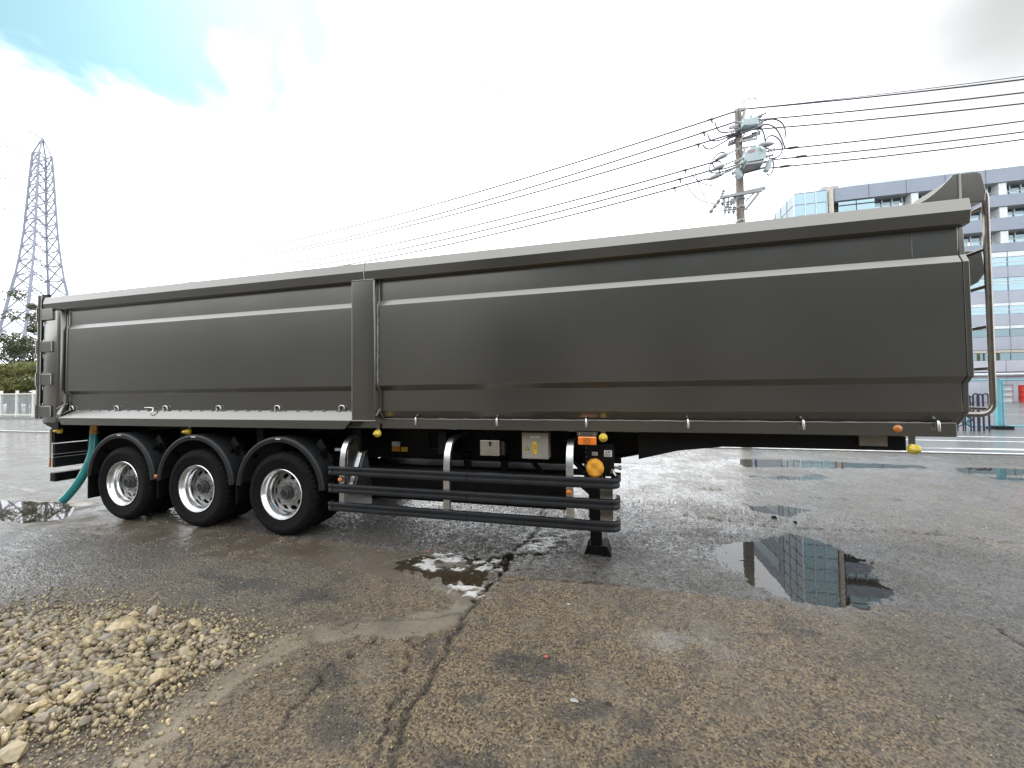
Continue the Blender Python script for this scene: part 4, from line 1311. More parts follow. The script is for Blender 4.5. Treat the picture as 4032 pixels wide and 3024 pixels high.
# -- landing gear
lg = G(); lg.box(-0.245, -0.105, 4.05, 4.19, 0.36, 1.24)
leg = lg.build('landing_leg', 'black', TR, bevel=0.008)
G().box(-0.235, -0.120, 4.062, 4.178, 0.06, 0.40).build('inner_leg', 'black', leg, bevel=0.006)
G().prism([(-0.30, 0.010), (-0.055, 0.010), (-0.10, 0.105), (-0.245, 0.105)], 4.01, 4.23, 'y').build('landing_foot', 'black', leg, bevel=0.008)
g = G(); g.prism([(-0.335, 0.010), (-0.300, 0.008), (-0.262, 0.110), (-0.296, 0.110)], 3.995, 4.24, 'y'); g.build('foot_wing', 'galv', leg)
g = G(); g.prism([(-0.098, 0.110), (-0.060, 0.008), (-0.025, 0.010), (-0.065, 0.110)], 3.995, 4.24, 'y'); g.build('foot_wing', 'black', leg)
g = G(); g.tube([(-0.178, 3.985, 0.075), (-0.178, 4.05, 0.075)], 0.026, 16); g.build('foot_pivot', 'black', leg, smooth=40)
G().box(-0.275, -0.24, 4.03, 4.07, 0.46, 0.49).build('leg_lug', 'black', leg)
gb = G().prism([(-0.267, 0.93), (-0.235, 0.86), (-0.02, 0.84), (0.015, 0.88), (0.015, 1.12), (0.0, 1.14), (-0.267, 1.14)], 3.955, 4.05, 'y').build('gear_case', 'black', TR, bevel=0.012)
for k in range(6):
    g = G(); g.lathe([(0, -0.008), (0.008, -0.006), (0.010, 0.0)], (-0.258, 3.953, 1.10 - 0.045 * k), 'y', 8); g.build('case_bolt', 'hub', gb, smooth=40)
G().box(-0.082, -0.006, 3.950, 3.9535, 1.015, 1.080).build('case_notice', 'label', gb)
G().box(-0.200, -0.144, 3.950, 3.9535, 1.024, 1.060).build('case_notice', 'cream', gb)
g = G()
for k in range(4):
    g.box(-0.076, -0.014 - 0.008 * (k % 2), 3.9485, 3.9497, 1.020 + 0.008 * k, 1.023 + 0.008 * k)
g.prism([(-0.068, 1.055), (-0.050, 1.055), (-0.059, 1.072)], 3.9485, 3.9497, 'y'); g.box(-0.042, -0.022, 3.9485, 3.9497, 1.058, 1.070)
for k in range(3):
    g.box(-0.194, -0.160 - 0.006 * k, 3.9485, 3.9497, 1.030 + 0.009 * k, 1.033 + 0.009 * k)
g.build('small_print', 'print', gb)
G().prism([(0.015, 0.93), (0.085, 0.93), (0.085, 0.995), (0.015, 1.0)], 4.08, 4.10, 'y').build('gear_lug', 'black', gb)
G().prism([(-0.02, 0.77), (0.078, 0.745), (0.078, 0.835), (-0.02, 0.84)], 4.08, 4.10, 'y').build('gear_lug', 'black', gb)
g = G(); g.tube([(0.0, 4.09, 0.885), (0.06, 4.09, 0.885)], 0.012, 8); g.tube([(0.055, 4.09, 0.885), (0.085, 4.09, 0.885)], 0.024, 10); g.build('shaft_end', 'galv', gb, smooth=50)
G().bar((-0.42, 4.3, 0.92), (-0.13, 4.12, 0.66), 0.05, 0.05).build('leg_brace', 'black', TR)
g = G(); g.bar((-0.36, 4.2, 0.70), (-0.18, 4.1, 0.58), 0.06, 0.04); g.build('leg_brace', 'black', TR)
far_leg = G().box(-0.245, -0.105, far_y(4.19), far_y(4.05), 0.06, 1.24).build('landing_leg', 'black', TR)
G().prism([(-0.30, 0.010), (-0.055, 0.010), (-0.10, 0.105), (-0.245, 0.105)], far_y(4.23), far_y(4.01), 'y').build('landing_foot', 'black', far_leg)
# far side guard bars
for zc in (0.803, 0.606, 0.402):
    G().box(-3.1, 0.02, far_y(3.735), far_y(3.70), zc - 0.05, zc + 0.05).build('guard_bar', 'plastic', TR)
for x in (-2.965, -1.69, -0.405):
    G().box(x - 0.034, x + 0.034, far_y(3.76), far_y(3.74), 0.33, 1.2).build('guard_bracket', 'alu', TR)

# -- crumpled bag tied over the gear shaft
import bmesh
bm = bmesh.new()
bmesh.ops.create_uvsphere(bm, u_segments=48, v_segments=28, radius=1.0)
for v in bm.verts:
    x, y, z = v.co
    a = math.atan2(z, x)
    rr = math.hypot(x, z)
    wr = 1 + 0.012 * math.sin(5 * a + 1.0) * rr + 0.010 * math.sin(13 * a + 0.4) * rr ** 2 + 0.02 * math.sin(3 * x + 4 * z)
    # flat crumpled front, gathered back
    yy = max(-0.62, y) + 0.06 * math.sin(4.3 * x + 1.7) * math.cos(5.1 * z) + 0.05 * math.sin(11 * (x - 0.6 * z)) * max(0, -z)
    v.co = Vector((-0.170 + 0.087 * x * wr, 3.905 + 0.085 * yy, 0.909 + 0.094 * z * wr))
me = bpy.data.meshes.new('fabric_bag'); bm.to_mesh(me); bm.free()
me.materials.append(MAT['bag']); me.polygons.foreach_set('use_smooth', [True] * len(me.polygons))
tag(link('fabric_bag', me), 'crumpled orange fabric bag tied over the landing gear shaft', 'bag')
g = G(); g.lathe([(0.035, 0.0), (0.035, 0.09)], (-0.17, 3.93, 0.915), 'y', 16); g.build('gear_shaft', 'black', gb, smooth=40)

# ------------------------------------------------------------------ gravel heap
def rock_variant(seed, npts):
    """an angular broken stone: the hull of a few uneven points"""
    bm = bmesh.new()
    r = random.Random(seed)
    sc = (r.uniform(1.0, 1.4), r.uniform(0.75, 1.05), r.uniform(0.55, 0.8))
    for k in range(npts):
        zz = 1 - 2 * (k + 0.5) / npts
        a = 2.39996 * k + r.uniform(-0.5, 0.5)
        q_ = math.sqrt(max(0, 1 - zz * zz)); d = r.uniform(0.82, 1.12)
        bm.verts.new((q_ * math.cos(a) * d * sc[0], q_ * math.sin(a) * d * sc[1], (zz + r.uniform(-0.15, 0.15)) * d * sc[2]))
    h = bmesh.ops.convex_hull(bm, input=bm.verts)
    bmesh.ops.delete(bm, geom=list({e for e in h['geom_interior'] + h['geom_unused'] if isinstance(e, bmesh.types.BMVert)}), context='VERTS')
    bmesh.ops.triangulate(bm, faces=bm.faces)
    bmesh.ops.recalc_face_normals(bm, faces=bm.faces)
    bm.verts.index_update()
    vs = np.array([v.co[:] for v in bm.verts])
    fs = np.array([[v.index for v in f.verts] for f in bm.faces])
    bm.free()
    return vs, fs


def ground_z(x, y):
    return ground_fields(np.array([x], float), np.array([y], float))[0][0]


NV = 10
rocks1 = [rock_variant(100 + i, 10 + i % 4) for i in range(NV)]
rocks0 = [rock_variant(300 + i, 9) for i in range(NV)]
rocks2 = [rock_variant(200 + i, 16 + i) for i in range(NV)]


def rand_rot(n):
    q = rng.normal(size=(n, 4)); q /= np.linalg.norm(q, axis=1)[:, None]
    a, b, c, d = q.T
    return np.stack([np.stack([1 - 2 * (c * c + d * d), 2 * (b * c - a * d), 2 * (b * d + a * c)], -1),
                     np.stack([2 * (b * c + a * d), 1 - 2 * (b * b + d * d), 2 * (c * d - a * b)], -1),
                     np.stack([2 * (b * d - a * c), 2 * (c * d + a * b), 1 - 2 * (b * b + c * c)], -1)], 1)


def scatter_mesh(name, P, S, variants, mat):
    n = len(P)
    R = rand_rot(n)
    V, Fc, o = [], [], 0
    for i in range(n):
        vs, fs = variants[i % len(variants)]
        V.append((vs * S[i]) @ R[i].T + P[i]); Fc.append(fs + o); o += len(vs)
    V = np.concatenate(V); Fc = np.concatenate(Fc)
    me = bpy.data.meshes.new(name)
    me.vertices.add(len(V)); me.vertices.foreach_set('co', V.astype(np.float32).ravel())
    me.loops.add(Fc.size); me.loops.foreach_set('vertex_index', Fc.astype(np.int32).ravel())
    me.polygons.add(len(Fc)); me.polygons.foreach_set('loop_start', np.arange(0, Fc.size, 3, dtype=np.int32))
    me.update(calc_edges=True); me.validate()
    me.materials.append(MAT[mat])
    return me


def pts_in_gravel(n, lo, margin):
    out = []
    while sum(len(a) for a in out) < n:
        x = rng.uniform(-6.4, -2.0, n * 3); y = rng.uniform(0.3, 2.4, n * 3)
        s = sdf(x + 0.08 * (fbm(x * 3, y * 3, 5) - .5), y, GRAVEL)
        keep = s > rng.exponential(margin, len(x)) * -1 + lo
        out.append(np.stack([x, y, s], 1)[keep])
    return np.concatenate(out)[:n]


P = pts_in_gravel(11000, 0.02, 0.05)
S = (0.009 + 0.026 * rng.random(len(P)) ** 2.6 + 0.006 * np.clip(P[:, 2], 0, 0.5)) * np.clip(0.6 + 2.0 * P[:, 2], 0.5, 1.0)
Q = pts_in_gravel(13000, 0.0, 0.22)
Q = Q[Q[:, 0] > -4.8]
P = np.concatenate([P, Q]); S = np.concatenate([S, 0.004 + 0.013 * rng.random(len(Q)) ** 2.4])
gz = ground_fields(P[:, 0], P[:, 1])[0]
heap = scatter_mesh('gravel', np.stack([P[:, 0], P[:, 1], gz + S * 0.25 + 0.022 * rng.random(len(P)) * np.clip(P[:, 2] * 3, 0, 1)], 1), S, rocks1, 'stone')
tag(link('gravel', heap), 'heap of wet tan crushed stone at the edge of the yard', 'gravel', kind='stuff')
# larger lumps, each a thing
vme = []
for i, (vs, fs) in enumerate(rocks2):
    me = bpy.data.meshes.new('stone_lump'); me.from_pydata([tuple(v) for v in vs], [], [tuple(f) for f in fs]); me.materials.append(MAT['stone']); vme.append(me)
P = pts_in_gravel(400, 0.04, 0.03)
P = P[(P[:, 0] > -5.2) & (P[:, 1] > 0.9)]
S = 0.020 + 0.034 * rng.random(len(P)) ** 2.6
gz = ground_fields(P[:, 0], P[:, 1])[0]
for i in range(len(P)):
    o = link('stone_lump', vme[i % NV], None, (P[i, 0], P[i, 1], gz[i] + S[i] * 0.22 + 0.016), rot=(rng.uniform(-0.5, 0.5), rng.uniform(-0.5, 0.5), rng.uniform(0, 6.28)), scale=(S[i],) * 3)
    tag(o, 'angular tan stone lying on the gravel heap', 'stone', 'larger stones on the gravel heap')
for (x, y, s_), lab in (((-3.38, 1.98, 0.085), 'big rough tan rock at the back of the gravel heap'),
                        ((-2.50, 2.02, 0.050), 'pale orange rock alone at the thin edge of the gravel'),
                        ((-2.86, 1.62, 0.060), 'long tan rock in the middle of the gravel heap'),
                        ((-2.72, 1.18, 0.060), 'pale yellow rock at the front corner of the gravel heap')):
    o = link('rock', vme[int(abs(x * 100)) % NV], None, (x, y, ground_z(x, y) + s_ * 0.32), rot=(0.2, 0.1, x * 7), scale=(s_, s_, s_ * 0.9))
    tag(o, lab, 'rock')
# loose grit over the yard: one mass
n = 9000
x = rng.uniform(-6, 4.5, n); y = rng.uniform(1.0, 6.5, n)
dens = 0.10 + 0.9 * np.exp(-(np.abs(polydist(x, y, CONC_LINE)) / 0.18) ** 2) + 0.8 * np.exp(-(np.abs(sdf(x, y, MUD)) / 0.10) ** 2) + 0.7 * (sdf(x, y, GRAVEL) > -0.5) + 1.5 * np.exp(-(polydist(x, y, CRACKS[1]) / 0.10) ** 2)
k = rng.random(n) < dens
x, y = x[k], y[k]
S = 0.0035 + 0.009 * rng.random(len(x)) ** 3
gz = ground_fields(x, y)[0]
tag(link('grit', scatter_mesh('grit', np.stack([x, y, gz + S * 0.3], 1), S, rocks0, 'stone')), 'loose grit scattered over the wet asphalt', 'grit', kind='stuff')
# coarse stones standing proud of the worn asphalt, wet and shiny: one mass
MAT['aggregate'] = None
m_, t_, b_ = new_mat('wet_aggregate')
g_ = t_.nodes.new('ShaderNodeNewGeometry')
rp_ = N(t_, 'ShaderNodeValToRGB')
e_ = rp_.color_ramp.elements
e_[0].color = (0.022, 0.020, 0.018, 1); e_[1].color = (0.50, 0.43, 0.31, 1)
for q_, c_ in ((0.35, (0.062, 0.050, 0.036, 1)), (0.65, (0.165, 0.130, 0.082, 1)), (0.88, (0.30, 0.235, 0.145, 1))):
    k_ = e_.new(q_); k_.color = c_
t_.links.new(g_.outputs['Random Per Island'], rp_.inputs[0])
nz_ = N(t_, 'ShaderNodeTexNoise', i_Scale=2.6, i_Detail=5.0, i_Roughness=0.6); t_.links.new(g_.outputs['Position'], nz_.inputs['Vector'])
t_.links.new(mixc(t_, smooth(t_, nz_.outputs[0], 0.48, 0.66, 0.0, 0.6), rp_.outputs[0], (0.035, 0.032, 0.028)), b_.inputs['Base Color'])
b_.inputs['Roughness'].default_value = 0.45
b_.inputs['Coat Weight'].default_value = 0.8; b_.inputs['Coat Roughness'].default_value = 0.05; b_.inputs['Coat IOR'].default_value = 1.36
MAT['aggregate'] = m_
n = 62000
rr = 1.3 + 6.2 * rng.random(n) ** 1.1; aa = yaw + math.pi / 2 + rng.uniform(-1.0, 1.0, n)
x, y = rr * np.cos(aa), rr * np.sin(aa)
gz, wet_, mud_, tan_, conc_, dark_, grav_, stain_, white_patch_ = ground_fields(x, y)
keep = (conc_ < 0.4) & (mud_ < 0.5) & (grav_ < 0.5) & (white_patch_ < 0.3) & (dark_ < 0.4) & (gz > WATER_Z - 0.002) & (y < 6.2)
keep &= fbm(x * 2.2, y * 2.2, 131, 4, 0.65) > rng.uniform(0.25, 0.55, n)
x, y, gz, rr = x[keep], y[keep], gz[keep], rr[keep]
S = (0.0022 + 0.0042 * rng.random(len(x)) ** 1.8) * (0.75 + 0.12 * rr)
tag(link('aggregate', scatter_mesh('aggregate', np.stack([x, y, gz - S * 0.15], 1), S, rocks0, 'aggregate')), 'coarse wet stones standing proud of the worn asphalt', 'asphalt', kind='stuff')
# flecks of paint on the asphalt
for (x, y, r_, mt) in ((-0.42, 2.40, 0.022, 'redprint'), (-1.90, 3.72, 0.030, 'redprint'), (-0.22, 2.10, 0.028, 'kerb'), (-0.35, 3.02, 0.012, 'label')):
    rr_ = random.Random(int(x * 1000))
    pts_ = [(x + r_ * rr_.uniform(0.5, 1.1) * math.cos(a_), y + 0.7 * r_ * rr_.uniform(0.5, 1.1) * math.sin(a_)) for a_ in [2 * math.pi * q_ / 11 for q_ in range(11)]]
    flat_poly('paint_fleck', pts_, ground_z(x, y) + 0.006, mt)
# the dark clod lying on the yard on the right
for (x, y, s_, lab) in ((2.02, 5.72, 0.035, 'dark round clod lying on grey asphalt right of the landing leg'), (2.20, 5.58, 0.022, 'small dark flat clod beside the round one')):
    me = vme[3].copy(); me.materials.clear(); me.materials.append(MAT['black'])
    tag(link('clod', me, None, (x, y, ground_z(x, y) + 0.012), scale=(s_, s_, s_)), lab, 'clod')

# ------------------------------------------------------------------ utility pole
PX, PY = 3.60, 12.45
K = 12.45 / 12.02


def pz(z):
    return EYE + (z - EYE) * K


pole = empty('utility_pole', (PX, PY, 0), 'tall concrete utility pole with switchgear standing behind the trailer', 'utility pole')
PXX = 3.60 * K
g = G(); g.tube([(PXX, PY, 0), (PXX, PY, pz(9.55))], [0.155, 0.088], 18); g.build('pole_shaft', 'concrete', pole, smooth=50)
for z in (7.95, 7.25, 7.0, 6.6, 6.35, 5.9, 5.2):
    g = G(); g.lathe([(0.118, -0.03), (0.122, -0.03), (0.122, 0.03), (0.118, 0.03)], (PXX, PY, z), 'z', 16); g.box(PXX - 0.03, PXX + 0.03, PY - 0.15, PY - 0.11, z - 0.02, z + 0.02); g.build('pole_band', 'galv', pole)
for k in range(14):
    z = 3.2 + 0.45 * k; s_ = 1 if k % 2 else -1
    g = G(); g.tube([(PXX, PY, z), (PXX + s_ * 0.26, PY - 0.02, z)], 0.010, 6); g.build('step_bolt', 'galv', pole)


def insul(p0, p1, r=0.045, n=4, parent=None, mat='insul', name='insulator'):
    p0, p1 = Vector(p0), Vector(p1)
    path, rr = [], []
    for i in range(n):
        for q, w_ in ((0.05, 0.45), (0.25, 1.0), (0.5, 1.0), (0.8, 0.5)):
            path.append(p0.lerp(p1, (i + q) / n)); rr.append(r * w_)
    g = G(); g.tube(path, rr, 10)
    return g.build(name, mat, parent, smooth=50)


top = G(); top.bar((PXX - 0.10, PY, pz(9.60)), (PXX + 0.20, PY + 0.02, pz(9.62)), 0.09, 0.07); top_arm = top.build('top_cap', 'galv', pole)
g = G(); g.bar((PXX + 0.06, PY - 0.05, pz(9.20)), (PXX + 0.14, PY - 0.05, pz(9.48)), 0.06, 0.06); g.build('top_stay', 'galv', pole)
# upper crossarm cluster
ux = PXX + 0.13
g = G()
for dz, dy_ in ((9.17, -0.10), (9.02, 0.10), (8.90, -0.12), (8.78, 0.05)):
    g.bar((ux - 0.38, PY + dy_ + 0.10, pz(dz) - 0.04), (ux + 0.42, PY + dy_ - 0.10, pz(dz) + 0.05), 0.07, 0.07)
g.bar((ux - 0.10, PY - 0.14, pz(8.62)), (ux + 0.30, PY - 0.14, pz(8.64)), 0.05, 0.05); g.bar((ux - 0.15, PY - 0.14, pz(8.60)), (ux + 0.0, PY - 0.14, pz(8.85)), 0.04); g.bar((ux + 0.28, PY - 0.14, pz(8.62)), (ux + 0.34, PY - 0.14, pz(8.88)), 0.04)
g.bar((ux - 0.05, PY - 0.1, pz(9.15)), (ux + 0.02, PY - 0.1, pz(9.5)), 0.05); g.bar((ux + 0.12, PY - 0.1, pz(9.1)), (ux + 0.18, PY - 0.1, pz(9.33)), 0.06)
g.build('upper_crossarm', 'galv', pole)
g = G(); g.box(ux - 0.12, ux + 0.30, PY - 0.30, PY - 0.06, pz(8.94), pz(9.16)); g.build('upper_switch', 'switch', pole, bevel=0.03)
g = G(); g.lathe([(0.0, -0.10), (0.06, -0.10), (0.065, 0.08), (0.0, 0.10)], (ux - 0.06, PY - 0.34, pz(9.02)), 'z', 14); g.build('arrester', 'switch', pole, smooth=40)
for k in range(3):
    insul((ux - 0.14, PY - 0.2 + 0.1 * k, pz(9.12 - 0.09 * k)), (ux - 0.36, PY - 0.26 + 0.1 * k, pz(9.14 - 0.10 * k)), 0.035, 4, pole)
    insul((ux + 0.30, PY - 0.2 + 0.1 * k, pz(9.20 - 0.09 * k)), (ux + 0.52, PY - 0.26 + 0.1 * k, pz(9.24 - 0.10 * k)), 0.035, 4, pole)
    insul((ux - 0.14, PY - 0.2 + 0.1 * k, pz(8.94 - 0.07 * k)), (ux - 0.42, PY - 0.2 + 0.1 * k, pz(8.90 - 0.08 * k)), 0.03, 4, pole, 'galv')
    insul((ux + 0.20, PY - 0.2 + 0.1 * k, pz(9.0 - 0.06 * k)), (ux + 0.46, PY - 0.2 + 0.1 * k, pz(9.02 - 0.06 * k)), 0.03, 4, pole, 'galv')
# main switch with its red number
sx = PXX + 0.235
sw = G(); sw.prism([(sx - 0.27, pz(7.84)), (sx - 0.20, pz(7.78)), (sx + 0.20, pz(7.80)), (sx + 0.27, pz(7.88)), (sx + 0.25, pz(8.08)), (sx + 0.14, pz(8.17)), (sx - 0.10, pz(8.17)), (sx - 0.27, pz(8.05))], PY - 0.60, PY - 0.16, 'y')
switch = sw.build('switch_case', 'switch', pole, bevel=0.012)
G().box(sx - 0.24, sx + 0.20, PY - 0.58, PY - 0.18, pz(7.72), pz(7.775)).build('switch_base', 'galv', switch)
G().bar((sx + 0.10, PY - 0.63, pz(8.12)), (sx + 0.17, PY - 0.64, pz(8.02)), 0.05, 0.04).build('switch_lever', 'label', switch)
fc = bpy.data.curves.new('switch_number', 'FONT'); fc.body = '500'; fc.size = 0.125; fc.extrude = 0.002; fc.align_x = 'CENTER'
fo = bpy.data.objects.new('tmp_number', fc); COL.objects.link(fo)
dg = bpy.context.evaluated_depsgraph_get()
tme = bpy.data.meshes.new_from_object(fo.evaluated_get(dg)); bpy.data.objects.remove(fo)
tme.materials.clear(); tme.materials.append(MAT['redprint'])
link('switch_number', tme, switch, (sx - 0.11, PY - 0.6035, pz(8.01)), rot=(math.pi / 2, 0, 0))
g = G(); g.box(sx - 0.03, sx + 0.06, PY - 0.46, PY - 0.30, pz(8.17), pz(8.24)); g.bar((sx - 0.02, PY - 0.4, pz(8.22)), (sx - 0.03, PY - 0.4, pz(8.30)), 0.03); g.bar((sx + 0.05, PY - 0.4, pz(8.22)), (sx + 0.06, PY - 0.4, pz(8.32)), 0.03); g.build('switch_lug', 'galv', switch)
for k in range(3):
    z = pz(8.03 - 0.075 * k)
    insul((sx + 0.25, PY - 0.5 + 0.13 * k, z), (sx + 0.52, PY - 0.52 + 0.13 * k, z + 0.03), 0.045, 4, pole)
    insul((sx - 0.25, PY - 0.5 + 0.13 * k, z - 0.08), (sx - 0.52, PY - 0.46 + 0.13 * k, z - 0.17), 0.045, 4, pole)
for (x, z, tilt) in ((PXX - 0.12, 7.62, -0.06), (PXX + 0.60, 7.70, 0.05)):
    g = G(); g.tube([(x - tilt, PY - 0.35, pz(z - 0.12)), (x + tilt * 0.2, PY - 0.35, pz(z)), (x + tilt, PY - 0.35, pz(z + 0.13))], [0.072, 0.078, 0.065], 14); c_ = g.build('control_can', 'switch', pole, smooth=40)
    g = G(); g.bar((x - 0.02, PY - 0.35, pz(z + 0.05)), (x + (0.16 if tilt > 0 else -0.18), PY - 0.35, pz(z + (0.16 if tilt > 0 else -0.02))), 0.03); g.bar((x, PY - 0.35, pz(z)), (PXX, PY - 0.1, pz(z + 0.02)), 0.04); g.build('can_bracket', 'galv', c_)
# lower crossarms
g = G(); g.bar((PXX - 0.46, PY + 0.10, pz(7.205)), (PXX + 0.62, PY - 0.12, pz(7.235)), 0.075, 0.075); g.build('lower_crossarm', 'galv', pole)
g = G(); g.bar((PXX - 0.58, PY - 0.16, pz(7.10)), (PXX + 0.50, PY - 0.20, pz(7.14)), 0.07, 0.07); g.build('lower_crossarm', 'galv', pole)
g = G(); g.bar((PXX + 0.10, PY - 0.14, pz(6.92)), (PXX + 0.30, PY - 0.18, pz(7.10)), 0.035); g.bar((PXX + 0.10, PY - 0.1, pz(6.70)), (PXX + 0.42, PY - 0.2, pz(7.08)), 0.06); g.build('crossarm_brace', 'galv', pole)
for k, (dx_, dz) in enumerate(((-0.50, 6.88), (-0.40, 6.80), (-0.30, 6.84), (-0.20, 6.90), (-0.34, 6.64), (-0.24, 6.62), (-0.44, 6.66))):
    insul((PXX + dx_, PY - 0.1 - 0.05 * (k % 3), pz(dz)), (PXX + dx_ + 0.05, PY - 0.14, pz(dz + 0.20)), 0.045, 3, pole, 'galv' if k % 2 else 'insul', 'cutout')
g = G()
for dx_ in (-0.46, -0.36, -0.22):
    g.bar((PXX + dx_, PY - 0.14, pz(6.60)), (PXX + dx_ + 0.02, PY - 0.14, pz(7.12)), 0.03)
g.bar((PXX - 0.52, PY - 0.14, pz(6.72)), (PXX - 0.16, PY - 0.14, pz(6.74)), 0.03); g.bar((PXX - 0.54, PY - 0.14, pz(6.96)), (PXX - 0.14, PY - 0.14, pz(6.96)), 0.035)
g.build('cutout_frame', 'galv', pole)
insul((PXX - 0.48, PY + 0.08, pz(7.22)), (PXX - 0.40, PY + 0.06, pz(7.42)), 0.05, 3, pole)
insul((PXX - 0.58, PY - 0.16, pz(7.06)), (PXX - 0.86, PY - 0.1, pz(6.70)), 0.06, 3, pole, 'galv', 'strain_cover')


def catenary(p0, p1, sag, n=14):
    p0, p1 = Vector(p0), Vector(p1)
    return [p0.lerp(p1, k / n) - Vector((0, 0, sag * 4 * (k / n) * (1 - k / n))) for k in range(n + 1)]


def bez(pts, n=16):
    P_ = [Vector(p) for p in pts]; out = []
    for k in range(n + 1):
        t_ = k / n; Q = list(P_)
        while len(Q) > 1:
            Q = [Q[i].lerp(Q[i + 1], t_) for i in range(len(Q) - 1)]
        out.append(Q[0])
    return out


def q(cx, cy, dy_=-0.15):
    """a point of the pole's cabling measured from the pole: metres right of the shaft, height"""
    return (PXX + cx, PY + dy_, pz(cy))


jump = [
    [q(-0.66, 9.30), q(-0.60, 8.85), q(-0.35, 8.92), q(-0.05, 8.98)],
    [q(-0.86, 8.99), q(-0.82, 8.60), q(-0.5, 8.75), q(-0.02, 8.90)],
    [q(-1.0, 8.70), q(-0.85, 8.35), q(-0.6, 8.65), q(-0.02, 8.86)],
    [q(0.45, 9.02), q(0.85, 9.25), q(1.22, 9.0), q(1.12, 8.52)],
    [q(0.45, 8.97), q(0.95, 9.10), q(1.02, 8.55), q(1.12, 8.24)],
    [q(0.35, 8.92), q(0.65, 8.98), q(0.62, 8.60), q(0.64, 8.22)],
    [q(0.62, 8.48), q(0.72, 8.90), q(1.15, 8.55), q(1.15, 8.15), q(1.05, 7.95), q(0.70, 8.02)],
    [q(-0.42, 8.37), q(-0.60, 8.48), q(-0.98, 8.20), q(-0.78, 7.70), q(-0.45, 7.92), q(-0.10, 7.98)],
    [q(-0.52, 8.10), q(-0.70, 8.35), q(-1.05, 7.95), q(-0.9, 7.70), q(-0.6, 7.80), q(-0.12, 7.92)],
    [q(-0.60, 8.00), q(-0.48, 7.68), q(-0.62, 7.60), q(-0.52, 7.85), q(-0.12, 7.90)],
    [q(0.45, 8.28), q(0.40, 8.42), q(0.65, 8.36), q(0.80, 8.22)],
    [q(0.80, 7.95), q(0.90, 7.75), q(0.70, 7.45), q(0.66, 7.60)],
    [q(-1.35, 7.97), q(-1.20, 7.55), q(-0.8, 7.45), q(-0.42, 7.42)],
    [q(-1.50, 7.72), q(-1.30, 7.10), q(-0.9, 6.95), q(-0.50, 6.92)],
    [q(-1.25, 8.12), q(-1.22, 7.8), q(-1.10, 7.5), q(-0.95, 7.1)],
    [q(0.05, 9.66), q(0.20, 9.80), q(0.30, 9.85), q(0.46, 9.72)],
    [q(-0.03, 9.58), q(-0.06, 9.3), q(0.02, 9.1), q(-0.02, 8.8)],
    [q(-0.15, 8.7), q(-0.1, 8.5), q(-0.05, 8.4), q(-0.02, 8.2)],
]
for j, pth in enumerate(jump):
    g = G(); g.tube(bez(pth, 18), 0.018 if j < 12 else 0.012, 6, caps=False); g.build('jumper_cable', 'wire', pole, smooth=60)
# strain insulators with grey covers either side
for (dx_, z0, dx1, z1) in ((-0.05, 8.42, -0.68, 8.20), (-0.10, 8.12, -0.82, 7.90), (-0.20, 7.86, -0.92, 7.66)):
    a, b_ = Vector(q(dx_, z0)), Vector(q(dx1, z1))
    insul(a, a.lerp(b_, 0.45), 0.03, 4, pole)
    g = G(); g.tube([a.lerp(b_, t_) for t_ in (0.45, 0.55, 0.8, 1.0)], [0.02, 0.065, 0.06, 0.02], 10); g.build('strain_cover', 'galv', pole, smooth=50)
a, b_ = Vector(q(0.05, 8.43)), Vector(q(0.85, 8.42))
insul(a, a.lerp(b_, 0.45), 0.03, 4, pole)
g = G(); g.tube([a.lerp(b_, t_) for t_ in (0.5, 0.6, 0.85, 1.0)], [0.02, 0.075, 0.07, 0.02], 10); g.build('strain_cover', 'galv', pole, smooth=50)
g = G(); g.bar(q(0.0, 7.95), q(0.12, 8.44), 0.06); g.build('switch_hanger', 'galv', pole)

# wires: six to the left, seven to the right, each a thing
DL = Vector((-0.971, 0.238, 0))
LW = [((3.59, 9.60), (-3.64, 9.53), (-31.7, 11.5)), ((3.56, 9.30), (-3.65, 9.12), (-31.7, 11.15)), ((3.44, 8.98), (-3.65, 8.90), (-31.7, 11.0)),
      ((3.09, 8.31), (-3.66, 8.24), (-31.7, 10.49)), ((3.10, 8.09), (-3.66, 7.97), (-31.7, 10.21)), ((2.96, 7.87), (-3.52, 7.73), (-31.7, 10.06))]
order = ['topmost', 'second', 'third', 'fourth', 'fifth', 'lowest']
for j, (a, b_, c_) in enumerate(LW):
    pts = []
    xs_ = np.array([a[0], b_[0], c_[0]]); zs_ = np.array([a[1], b_[1], c_[1]])
    co = np.polyfit(xs_, zs_, 2)
    for k in range(31):
        x = a[0] + (c_[0] - a[0]) * k / 30
        y = 12.02 - (x - 3.6) * 0.238 / 0.971
        pts.append((x * K, y * K, EYE + (np.polyval(co, x) - EYE) * K))
    g = G(); g.tube(pts, 0.022, 6)
    o = g.build('power_line', 'wire', None, smooth=60)
    tag(o, '%s overhead wire running left from the utility pole' % order[j], 'wire', 'overhead wires left of the pole')
    # clamp where the jumper leaves
    xx = (2.95, 2.75, 2.6, 2.25, 2.1, 1.95)[j]
    y = 12.02 - (xx - 3.6) * 0.238 / 0.971
    zz = np.polyval(co, xx)
    g = G(); g.tube([((xx - 0.10) * K, y * K, pz(zz)), (xx * K, y * K, pz(zz)), ((xx + 0.06) * K, y * K, pz(zz - 0.01))], [0.012, 0.04, 0.012], 8)
    g.bar((xx * K, y * K, pz(zz)), ((xx + 0.02) * K, y * K, pz(zz - 0.12)), 0.035); g.build('wire_clamp', 'wire', o)
RW = [((3.73, 9.62), (10.26, 9.48)), ((3.70, 9.285), (10.25, 9.14)), ((3.75, 9.012), (10.24, 8.86)), ((4.40, 8.36), (10.23, 8.41)), ((4.37, 8.09), (10.22, 8.13)), ((4.30, 7.86), (10.21, 7.94)), ((3.75, 9.63), (10.26, 9.56))]
